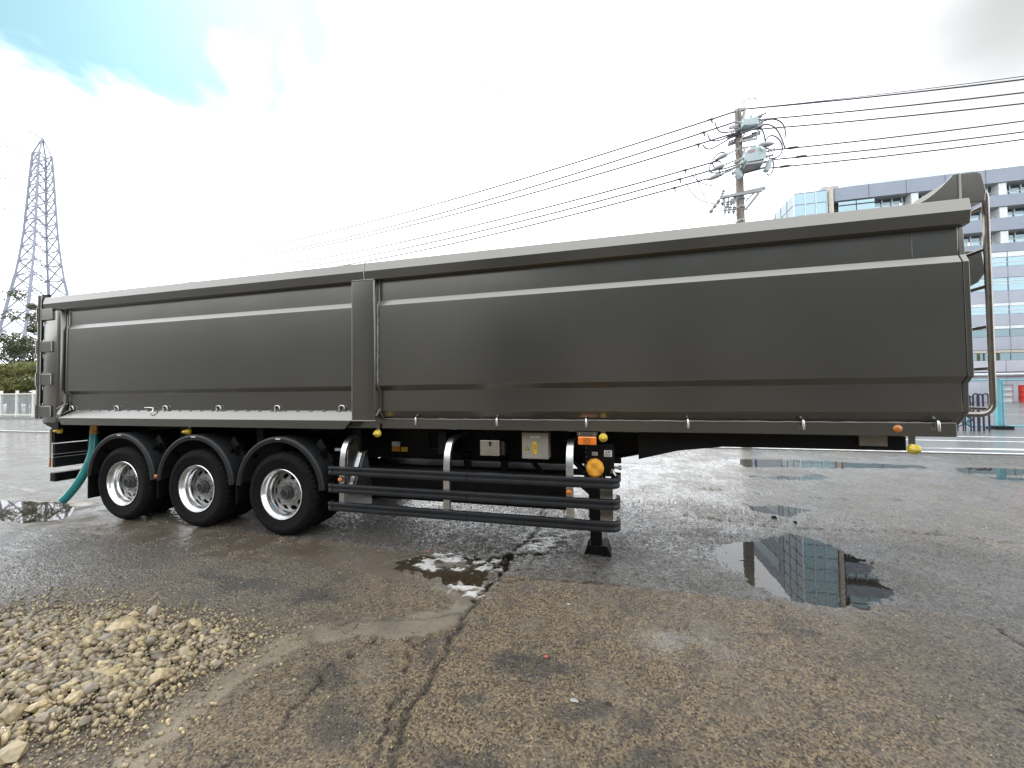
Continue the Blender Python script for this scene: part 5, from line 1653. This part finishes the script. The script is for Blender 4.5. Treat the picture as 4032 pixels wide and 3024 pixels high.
order2 = order + ['thin uppermost']
for j, (a, b_) in enumerate(RW):
    pts = []
    sl_ = (b_[1] - a[1]) / (b_[0] - a[0])
    for k in range(25):
        x = a[0] + 32 * k / 24
        z = a[1] + sl_ * (x - a[0]) + 0.0035 * (x - a[0]) * (x - b_[0])
        y = 12.02 + (x - 3.6) * math.tan(rad(4.6))
        pts.append((x * K, y * K, pz(z)))
    g = G(); g.tube(pts, 0.018 if j < 6 else 0.009, 6)
    o = g.build('power_line', 'wire', None, smooth=60)
    tag(o, '%s overhead wire running right from the utility pole' % order2[j], 'wire', 'overhead wires right of the pole')
    if 3 <= j <= 5:
        xx = (4.95, 5.15, 4.75)[j - 3]; y = 12.02 + (xx - 3.6) * 0.0805; zz = a[1] + sl_ * (xx - a[0])
        g = G(); g.tube([((xx - 0.16) * K, y * K, pz(zz)), ((xx - 0.08) * K, y * K, pz(zz)), ((xx + 0.08) * K, y * K, pz(zz)), ((xx + 0.16) * K, y * K, pz(zz))], [0.012, 0.035, 0.035, 0.012], 8); g.build('wire_sleeve', 'wire', o, smooth=60)
# the thin blue post beside the pole base
g = G(); g.tube([(PXX + 0.32, PY + 0.25, 0), (PXX + 0.32, PY + 0.25, 0.75)], 0.03, 10); g.lathe([(0.0, 0.03), (0.10, 0.03), (0.11, 0.0)], (PXX + 0.32, PY + 0.25, 0.0), 'z', 12)
tag(g.build('marker_post', M('blue_post', (0.03, 0.08, 0.40), 0.5), None, smooth=50), 'thin blue marker post beside the foot of the utility pole', 'post')

# ------------------------------------------------------------------ office building
BY = 60.0
BX0, BX1 = 24.5, 84.0
bld = empty('office_building', (50, BY + 10, 0), 'long grey office block with bands of cyan windows behind the trailer front', 'building')
G().box(29.0, BX1, BY + 1.2, BY + 26, 0, 28.2).build('core_wall', 'recess', bld)
G().box(BX0 + 0.3, 29.0, BY + 0.4, BY + 25.5, 0, 28.3).build('core_wall', 'recess', bld)
G().box(29.2, BX1, BY - 0.05, BY + 1.25, 26.75, 28.5).build('parapet', 'spandrel', bld)
for x in range(33, 84, 4):
    G().box(x + 0.0, x + 0.04, BY - 0.075, BY - 0.052, 26.75, 28.5).build('panel_joint', 'recess', bld)
G().box(31.0, 44.5, BY + 0.8, BY + 9, 28.55, 29.35).build('roof_screen', 'mullion', bld)
# balcony bands of the upper floors
for z0, z1 in ((23.78, 25.2), (20.82, 22.38), (18.2, 19.25)):
    G().box(29.2, BX1, BY - 0.05, BY + 0.20, z0, z1).build('balcony_band', 'spandrel', bld)
    for x in range(33, 84, 4):
        G().box(x + 0.0, x + 0.03, BY - 0.075, BY - 0.052, z0, z1).build('panel_joint', 'recess', bld)
for z in (26.70, 23.72, 20.76):
    G().box(29.2, BX1, BY + 0.2, BY + 1.2, z, z + 0.05).build('soffit', 'soffit', bld)
# columns and panes behind the balconies
for z0, z1 in ((25.2, 26.7), (22.38, 23.72), (19.25, 20.76)):
    x = 37.6
    while x < BX1:
        G().box(x, x + 0.75, BY + 0.1, BY + 1.1, z0, z1).build('column', 'mullion', bld)
        x += 8.72
    pm = G().box(0, 0.86, 0, 0.05, 0, 0.72).mesh('window_pane', 'glass'); pm2 = G().box(0, 0.86, 0, 0.05, 0, 0.55).mesh('window_pane', 'glassdark')
    x = 34.0 if z0 > 25 else 30.0
    while x < 60:
        link('window_pane', pm, bld, (x, BY + 1.10, z0 - 0.05)); link('window_pane', pm2, bld, (x, BY + 1.10, z0 + 0.80))
        x += 1.09
    G().box(29.6, BX1, BY + 1.06, BY + 1.18, z0 + 0.68, z0 + 0.78).build('window_rail', 'mullion', bld)
    x = 33.9 if z0 > 25 else 29.9
    g = G()
    while x < 60:
        g.box(x, x + 0.10, BY + 1.04, BY + 1.2, z0 - 0.1, z1); x += 1.09
    g.build('window_post', 'mullion', bld)
    g = G()
    for k in range(28):
        if k % 4 in (0, 1):
            g.box(36.4 + k * 1.7, 36.65 + k * 1.7, BY + 0.22, BY + 0.4, z0, z0 + 0.45)
    g.build('balcony_post', 'label', bld)
# big panes near the corner on the top floor
for x in (29.65, 31.7):
    G().box(x, x + 1.95, BY + 0.02, BY + 0.1, 25.2, 26.55).build('window_pane', 'glass', bld)
G().box(29.6, 34.0, BY - 0.06, BY - 0.0, 26.02, 26.12).build('window_rail', MAT['navy'], bld)
# curtain wall floors
GL = [(16.43, 17.50, 'glass'), (13.45, 15.00, 'glass'), (10.60, 11.55, 'glass'), (7.86, 8.75, 'glassdark'), (4.97, 5.85, 'glassdark')]  # lower floors: dark reflection of trees put into the glass colour
SP = [(15.05, 16.40, 'spandrel2'), (11.96, 13.42, 'spandrel2'), (9.20, 10.57, 'spandrel2'), (6.25, 7.83, 'spandrel2'), (17.55, 18.15, 'mullion'), (11.58, 11.93, 'mullion'), (8.80, 9.17, 'mullion'), (5.90, 6.20, 'cream')]
x = 29.25
while x < BX1:
    for z0, z1, mt in GL:
        G().box(x + 0.06, x + 4.30, BY + 0.0, BY + 0.08, z0, z1).build('window_pane', mt, bld)
    for z0, z1, mt in SP:
        G().box(x + 0.02, x + 4.36, BY - 0.03, BY + 0.12, z0, z1).build('spandrel_panel', mt, bld)
    G().box(x - 0.05, x + 0.015, BY - 0.06, BY + 0.15, 4.97, 18.15).build('mullion', 'spandrel', bld)
    x += 4.39
for z in (14.25, 14.6, 16.9, 11.1):
    G().box(29.25, BX1, BY - 0.05, BY - 0.01, z, z + 0.06).build('glazing_bar', 'mullion', bld)
G().box(29.2, BX1, BY - 0.1, BY + 1.1, 0.0, 4.95).build('base_wall', 'wallwhite', bld)
for x in np.arange(33, 84, 4.4):
    G().box(x, x + 0.03, BY - 0.125, BY - 0.102, 0, 4.95).build('panel_joint', 'spandrel', bld)
G().tube([(29.2, BY - 0.35, 3.25), (BX1, BY - 0.35, 3.25)], 0.19, 12).build('service_pipe', 'mullion', bld, smooth=50)
G().box(29.2, BX1, BY - 0.3, BY - 0.12, 3.50, 3.58).build('pipe_rail', 'navy', bld)
G().tube([(28.75, BY - 0.15, 0), (28.75, BY - 0.15, 28.7)], 0.28, 14).build('corner_column', 'cream', bld, smooth=50)
# glass stair tower at the corner
zs_ = np.linspace(0.3, 28.4, 19)
for i in range(3):
    for k in range(18):
        G().box(BX0 + 0.06 + i * 1.28, BX0 + 1.24 + i * 1.28, BY + 0.02, BY + 0.08, zs_[k] + 0.05, zs_[k + 1] - 0.05).build('window_pane', 'glass', bld)
for i in range(4):
    G().box(BX0 - 0.04 + i * 1.28, BX0 + 0.06 + i * 1.28, BY - 0.05, BY + 0.12, 0, 28.5).build('mullion', 'mullion', bld)
for k in range(19):
    G().box(BX0, 28.4, BY - 0.02, BY + 0.10, zs_[k] - 0.05, zs_[k] + 0.05).build('glazing_bar', 'spandrel', bld)
for i in range(3):
    for k in range(18):
        G().box(BX0 - 0.02, BX0 + 0.05, BY + 0.16 + i * 2.0, BY + 2.06 + i * 2.0, zs_[k] + 0.05, zs_[k + 1] - 0.05).build('window_pane', 'glassdark', bld)
    G().box(BX0 - 0.06, BX0 + 0.04, BY + 2.06 + i * 2.0, BY + 2.16 + i * 2.0, 0, 28.5).build('mullion', 'spandrel', bld)
G().box(BX0 - 0.05, BX0 + 0.3, BY + 6.2, BY + 25.6, 0, 28.0).build('side_wall', 'spandrel', bld)
for k in range(6):
    G().box(BX0 - 0.10, BX0 - 0.06, BY + 7.5, BY + 24, 3.2 + 4.2 * k, 5.0 + 4.2 * k).build('window_pane', 'glassdark', bld)
g = G(); g.box(28.0, 30.0, BY + 0.5, BY + 2.5, 28.3, 29.1); g.bar((29.6, BY + 1, 29.0), (29.6, BY + 1, 37.5), 0.05); g.bar((27.6, BY + 1, 28.5), (29.0, BY + 1, 29.3), 0.2); g.build('roof_mast', 'galv', bld)

# made-up building added behind the viewer to give the paint something dark to reflect
wk = empty('added_workshop', (12, -26, 0), 'dark unseen building added behind the viewer for the paint to reflect', 'building')
MAT['added_cladding'] = M('added_dark_cladding', (0.060, 0.060, 0.058), 0.6, 0.0, var=0.15, nscale=0.4, streak=True)
MAT['added_shutter'] = M('added_roller_shutter', (0.13, 0.13, 0.12), 0.5, 0.0, var=0.1)
G().box(-6, 34, -38, -20, 0, 15).build('added_workshop_wall', 'added_cladding', wk)
G().prism([(-20, 15.02), (-19.4, 15.02), (-29, 18.5), (-38.6, 15.02)], -6.4, 34.4).build('added_workshop_roof', 'added_cladding', wk)
for k in range(4):
    dr = G().box(-3 + 9 * k, 3 + 9 * k, -19.98, -19.9, 0.02, 6.5).build('added_roller_shutter', 'added_shutter', wk)
for k in range(9):
    G().box(-4.5 + 4.2 * k, -2.0 + 4.2 * k, -19.98, -19.93, 9.5, 11.0).build('window_pane', 'glassdark', wk)

wk2 = empty('added_hall', (-40, -26, 0), 'grey unseen hall added behind the viewer for the rear paint to reflect', 'building')  # second made-up building, added so the rear panels reflect a darker wall
MAT['added_hallwall'] = M('added_hall_wall', (0.13, 0.13, 0.12), 0.6, 0.0, var=0.2, nscale=0.3, streak=True)
G().box(-95, -9, -40, -22, 0, 12).build('added_hall_wall', 'added_hallwall', wk2)
G().prism([(-22, 12.02), (-21.4, 12.02), (-31, 15.5), (-40.6, 12.02)], -95.4, -8.6).build('added_hall_roof', 'added_cladding', wk2)
for k in range(7):
    G().box(-90 + 11 * k, -84 + 11 * k, -21.98, -21.9, 0.02, 6.5).build('added_roller_shutter', 'added_shutter', wk2)

# ------------------------------------------------------------------ things by the road on the right
# folding iron barrier: a bundle of scrolled black uprights
def barrier(loc, label, ang):
    e = empty('folding_barrier', loc, label, 'barrier', 'folded iron barriers by the road')
    for k in range(5):
        dx_ = (-0.55, -0.30, -0.02, 0.12, 0.30)[k]
        h = (1.25, 1.38, 1.42, 1.40, 1.42)[k]
        a0 = Vector((loc[0] + dx_ * math.cos(ang), loc[1] + dx_ * math.sin(ang), 0.02))
        d = Vector((math.cos(ang), math.sin(ang), 0)) * 0.09
        pts = [a0] + [a0 + Vector((0, 0, h - 0.09))] + [a0 + Vector((0, 0, h - 0.09)) + d * (1 - math.cos(t_)) + Vector((0, 0, 0.09 * math.sin(t_))) for t_ in [math.pi * s_ / 8 for s_ in range(1, 9)]] + [a0 + d * 2]
        g = G(); g.tube(pts, 0.030 if k > 1 else 0.022, 8); g.build('barrier_upright', 'navy', e, smooth=50)
    for k in range(4):
        z0, z1 = 0.15 + 0.3 * k, 0.45 + 0.3 * k
        x0, x1 = -0.55, -0.02
        g = G(); g.bar((loc[0] + x0, loc[1], z0), (loc[0] + x1, loc[1], z1), 0.03); g.bar((loc[0] + x0, loc[1], z1), (loc[0] + x1, loc[1], z0), 0.03); g.build('barrier_link', 'navy', e)
    g = G(); g.tube(arc_pts((loc[0] - 0.28, 0.55), 0.16, 0, 2 * math.pi, 20, y=loc[1] - 0.03), 0.018, 6); g.build('barrier_ring', 'navy', e, smooth=50)
    return e


barrier((13.35, 18.6, 0), 'dark folded iron barrier standing by the road left of the cyan fence', 0.1)
# cyan mesh fence panel
cf = empty('cyan_fence', (14.9, 19.7, 0), 'bright cyan wire fence panel on a dark foot by the road', 'fence')


def tubeobj(p0, p1, r, name, mat, parent):
    g = G(); g.tube([p0, p1], r, 8); return g.build(name, mat, parent, smooth=50)


g = G(); g.box(14.82, 14.94, 19.62, 19.74, 0.02, 2.02); g.build('fence_post', 'cyan', cf)
tubeobj((13.95, 19.7, 0.10), (13.95, 19.7, 1.28), 0.045, 'fence_frame', 'cyan', cf)
tubeobj((13.95, 19.7, 0.12), (18.8, 20.1, 0.12), 0.035, 'fence_frame', 'cyan', cf)
tubeobj((13.95, 19.7, 1.96), (18.8, 20.1, 1.98), 0.03, 'fence_frame', 'cyan', cf)
tubeobj((15.06, 19.72, 0.1), (15.06, 19.72, 1.96), 0.03, 'fence_frame', 'cyan', cf)
for k in range(12):
    x = 14.05 + 0.40 * k
    g = G(); g.bar((x, 19.72 + 0.082 * (x - 14), 0.12), (x, 19.72 + 0.082 * (x - 14), 1.95), 0.008); g.build('fence_wire', 'cyan', cf)
G().box(14.62, 15.20, 19.45, 19.90, 0.015, 0.15).build('fence_foot', 'black', cf, bevel=0.02)
# drums and the orange lift frame far right
def drum(loc, r, h, mat, label):
    e = empty('drum', loc, label, 'drum')
    g = G(); g.lathe([(0, 0), (r, 0), (r * 1.03, 0.02), (r, 0.05), (r, h * 0.33), (r * 1.03, h * 0.35), (r, h * 0.37), (r, h * 0.65), (r * 1.03, h * 0.67), (r, h * 0.69), (r, h - 0.03), (r * 1.03, h)], (loc[0], loc[1], 0.02), 'z', 24); g.build('drum_body', mat, e, smooth=40)
    g = G(); g.lathe([(r * 1.0, h - 0.01), (0, h - 0.01)], (loc[0], loc[1], 0.02), 'z', 24); g.build('drum_lid', 'hub', e)
    return e


drum((43.6, 57.0, 0), 0.75, 2.0, 'galv', 'grey drum standing beside the red drum at the office wall')
drum((45.6, 56.6, 0), 0.80, 1.9, 'red', 'bright red drum standing at the foot of the office wall')
lf = empty('lift_frame', (47.3, 56, 0), 'tall yellow and red lift frame at the right edge by the office', 'lift frame')
for x in (45.6, 46.6, 48.6):
    g = G(); g.bar((x, 56, 0), (x, 56, 8.1), 0.22); g.build('frame_post', 'yellowpaint', lf)
g = G(); g.bar((45.6, 56, 8.1), (48.6, 56, 8.1), 0.22); g.build('frame_beam', 'yellowpaint', lf)
g = G(); g.box(46.9, 48.4, 55.7, 56.5, 0.3, 5.0); g.build('lift_body', 'red', lf, bevel=0.05)
for x in (47.0, 47.5, 48.0):
    g = G(); g.bar((x, 56.2, 4.8), (x, 56.2, 8.0), 0.12); g.build('frame_bar', 'hub', lf)

# ------------------------------------------------------------------ left background: fence, hedge, trees, pylon
# kerb
struct(G().box(-120, -30, 19.6, 19.85, 0.0, 0.16).build('kerb', 'kerb'))
struct(G().prism([(-125, 19.85), (-32, 19.85), (-32, 60), (-125, 60)], 0.02, 0.14, 'z').build('verge', 'kerb'))
wf_ = empty('boundary_fence', (-48, 20.1, 0), 'white post fence with grey see-through panes along the far road', 'fence')
x = -60.7
k = 0
POST = G().box(-0.07, 0.07, -0.07, 0.07, 0.0, 2.12).mesh('fence_post', 'fencewhite')
PANE = G().box(0.09, 1.93, -0.01, 0.01, 0.22, 1.78).mesh('fence_pane', 'pane')
while x < -32:
    link('fence_post', POST, wf_, (x, 20.1, 0.14))
    pn = link('fence_pane', PANE, wf_, (x, 20.1, 0.14))
    x += 2.02
for z in (0.24, 1.92):
    G().box(-60.8, -32, 20.04, 20.16, z + 0.02, z + 0.11).build('fence_rail', 'fencewhite', wf_)


def leaf_cloud(n, centre, radii, size, seed, flat=0.0, surface=0.6):
    """small leaf faces through an ellipsoid volume, denser at its skin"""
    r = np.random.default_rng(seed)
    d = r.normal(size=(n, 3)); d /= np.linalg.norm(d, axis=1)[:, None]
    rr = np.where(r.random(n) < surface, r.uniform(0.86, 1.03, n), r.random(n) ** 0.4)
    P_ = d * rr[:, None]
    P_[:, 2] = np.where(P_[:, 2] < 0, P_[:, 2] * (1 - flat), P_[:, 2])
    P_ = P_ * np.array(radii) + np.array(centre)
    nrm = d + r.normal(size=(n, 3)) * 0.55
    nrm /= np.linalg.norm(nrm, axis=1)[:, None]
    a = np.cross(nrm, r.normal(size=(n, 3))); a /= np.linalg.norm(a, axis=1)[:, None]
    b_ = np.cross(nrm, a)
    s_ = size * r.uniform(0.6, 1.4, n)[:, None]
    V = np.stack([P_ - a * s_, P_ - b_ * s_ * 0.55, P_ + a * s_, P_ + b_ * s_ * 0.55], 1)
    return V.reshape(-1, 3)


def leaf_obj(name, V, mat, parent):
    n = len(V) // 4
    me = bpy.data.meshes.new(name)
    me.vertices.add(len(V)); me.vertices.foreach_set('co', V.astype(np.float32).ravel())
    me.loops.add(n * 4); me.loops.foreach_set('vertex_index', np.arange(n * 4, dtype=np.int32))
    me.polygons.add(n); me.polygons.foreach_set('loop_start', np.arange(0, n * 4, 4, dtype=np.int32))
    me.update(calc_edges=True); me.validate()
    me.materials.append(MAT[mat])
    return link(name, me, parent)


# clipped cloud hedge: rounded clumps on short stems
hedges = [(-57.2, 'cloud clipped hedge at the left edge of the view behind the fence'), (-52.2, 'cloud clipped olive hedge beside the trailer tailgate'), (-46.5, 'cloud clipped hedge hidden mostly by the trailer tail')]
for hi, (hx, lab) in enumerate(hedges):
    e = empty('clipped_hedge', (hx, 23, 0.14), lab, 'hedge', 'clipped hedges behind the fence')
    r = random.Random(50 + hi)
    g = G()
    for k in range(5):
        bx_ = hx - 2.2 + 1.1 * k
        g.tube([(bx_, 23.2, 0.1), (bx_ + r.uniform(-0.3, 0.3), 23.2, 2.5), (bx_ + r.uniform(-0.5, 0.5), 23.2, 3.9)], [0.12, 0.09, 0.05], 7)
    g.build('stem', 'bark', e, smooth=60)
    clumps = [((hx + r.uniform(-0.3, 0.3), 23.3, 4.25), (2.9, 1.5, 0.75))]
    for k in range(9):
        clumps.append(((hx - 2.4 + 0.62 * k + r.uniform(-0.2, 0.2), 22.6 + r.uniform(-0.3, 0.3), r.choice([3.15, 2.75, 3.45, 2.45]) + r.uniform(-0.15, 0.15)), (r.uniform(0.55, 0.95), 0.7, r.uniform(0.38, 0.55))))
    for k in range(5):
        clumps.append(((hx - 2.3 + 1.2 * k, 22.9, 1.7 + r.uniform(-0.2, 0.3)), (0.8, 0.7, 0.5)))
    for k, (c_, rd) in enumerate(clumps):
        V = leaf_cloud(int(900 * rd[0] * (0.5 + rd[2])), c_, rd, 0.085, 900 + 40 * hi + k, 0.2, 0.85)
        leaf_obj('foliage_clump', V, 'leaf_hedge', e)
# trees
def tree(x, y, h, label, seed):
    e = empty('broadleaf_tree', (x, y, 0.1), label, 'tree', 'trees behind the clipped hedge')
    r = random.Random(seed)
    g = G(); top_ = Vector((x + r.uniform(-0.4, 0.4), y, h * 0.75))
    g.tube([(x, y, 0.05), (x + 0.1, y, h * 0.35), tuple(top_)], [0.22, 0.16, 0.05], 8)
    tips = []
    for k in range(9):
        z0 = h * r.uniform(0.3, 0.7); a = r.uniform(0, 6.28); L = h * r.uniform(0.18, 0.34)
        p0 = Vector((x, y, z0)); p1 = p0 + Vector((math.cos(a) * L, math.sin(a) * L, L * r.uniform(0.5, 1.0)))
        g.tube([p0, p0.lerp(p1, 0.5) + Vector((0, 0, 0.15)), p1], [0.08, 0.05, 0.02], 6); tips.append(p1)
    g.build('trunk', 'bark', e, smooth=60)
    Vs = []
    for k in range(26):
        c_ = r.choice(tips) + Vector((r.gauss(0, 0.8), r.gauss(0, 0.8), r.gauss(0, 0.6)))
        rd = r.uniform(0.4, 0.95)
        Vs.append(leaf_cloud(170, c_, (rd, rd, rd * 0.75), 0.12, seed * 100 + k, 0.1, 0.35))
    Vs.append(leaf_cloud(400, top_ + Vector((0, 0, 0.6)), (1.0, 1.0, 1.4), 0.12, seed * 100 + 77, 0.0, 0.3))
    leaf_obj('crown', np.concatenate(Vs), 'leaf_tree', e)


tree(-61.0, 27.5, 8.2, 'dark leafy tree standing behind the pylon foot at the far left', 3)
tree(-58.2, 29.0, 12.2, 'tallest leafy tree between the pylon and the trailer tail', 4)
tree(-65.5, 28.0, 8.0, 'loose leafy tree at the left edge behind the hedge', 5)
tree(-53.5, 28.0, 8.6, 'leafy tree just beside the tailgate behind the hedge', 6)
tree(-49.0, 28.5, 8.2, 'leafy tree mostly hidden behind the trailer tail', 8)

# lattice pylon
TX, TYY = -76.6, 35.0
py_ = empty('lattice_pylon', (TX, TYY, 0), 'tall pale steel lattice pylon rising at the far left', 'pylon')
HZ = [0.1, 4.0, 7.5, 10.6, 13.4, 16.0, 18.3, 20.4, 22.4, 24.3, 26.1, 27.8, 29.4, 31.0, 32.5, 34.0, 35.6]
HA = [5.4, 4.7, 4.1, 3.6, 3.12, 2.68, 2.30, 2.02, 1.80, 1.62, 1.50, 1.40, 1.31, 1.22, 1.13, 1.04, 0.92]
vd = Vector((TX, TYY, 0)).normalized(); vang = math.atan2(vd.y, vd.x)
PHI = vang + rad(26.6)
HA = [a * 0.70 for a in HA]


def corner(i, k):
    a, z = HA[k], HZ[k]
    sx_, sy_ = ((1, 1), (1, -1), (-1, -1), (-1, 1))[i % 4]
    return Vector((TX + a * (sx_ * math.cos(PHI) - sy_ * math.sin(PHI)), TYY + a * (sx_ * math.sin(PHI) + sy_ * math.cos(PHI)), z))


for i in range(4):
    g = G()
    for k in range(len(HZ) - 1):
        g.bar(corner(i, k), corner(i, k + 1), 0.26 if k < 6 else 0.19)
    g.bar(corner(i, len(HZ) - 1), (TX, TYY, 38.0), 0.13)
    g.build('pylon_leg', 'pylon', py_)
for i in range(4):
    for k in range(len(HZ) - 1):
        g = G(); wd = 0.115 if k < 7 else 0.10
        g.bar(corner(i, k), corner(i + 1, k + 1), wd); g.bar(corner(i + 1, k), corner(i, k + 1), wd)
        g.build('pylon_brace', 'pylon', py_)
        if True:
            g = G(); g.bar(corner(i, k + 1), corner(i + 1, k + 1), wd); g.build('pylon_strut', 'pylon', py_)
# cross arms to the left with insulator strings, three levels on either side
side = Vector((-math.sin(vang), math.cos(vang), 0))
if side.x * 0 + (side - Vector((0, 0, 0))).dot(Vector((0.968, 0.25, 0))) > 0:
    side = -side
for z, L in ((35.6, 7.0), (31.2, 7.2), (27.2, 7.3)):
    for sgn in (1,):
        tip = Vector((TX, TYY, z)) + side * (L * sgn)
        b0 = Vector((TX, TYY, z - 0.6)) + side * (1.3 * sgn); b1 = Vector((TX, TYY, z + 1.0)) + side * (1.2 * sgn)
        g = G()
        for o_ in (-0.7, 0.7):
            g.bar(b0 + vd * o_, tip, 0.10); g.bar(b1 + vd * o_ * 0.7, tip + Vector((0, 0, 0.12)), 0.07)
        for q_ in (0.3, 0.55, 0.8):
            g.bar(b0.lerp(tip, q_), b1.lerp(tip, q_), 0.06)
        arm = g.build('pylon_arm', 'pylon', py_)
        insul(tip + Vector((0, 0, 0)), tip + Vector((0, 0, -2.4)) + side * 0.4, 0.22, 9, arm, 'galv', 'insulator_string')
g = G(); g.bar((TX, TYY, 37.9), Vector((TX, TYY, 38.4)) + side * 1.2, 0.12); g.bar((TX, TYY, 37.0), Vector((TX, TYY, 38.5)) + side * 1.6, 0.10); g.build('pylon_peak', 'pylon', py_)
# pylon conductors leaving towards the left, beyond the frame
for j, (z, L) in enumerate(((33.2, 7.4), (28.8, 7.6), (24.8, 7.7))):
    p0 = Vector((TX, TYY, z)) + side * L
    g = G(); g.tube(catenary(p0, p0 + Vector((-60, 60, 4)), 4.0, 16), 0.03, 5)
    tag(g.build('pylon_conductor', 'wire', None, smooth=60), '%s pylon conductor hanging at the left edge of the view' % ('upper', 'middle', 'lower')[j], 'wire', 'pylon conductors')
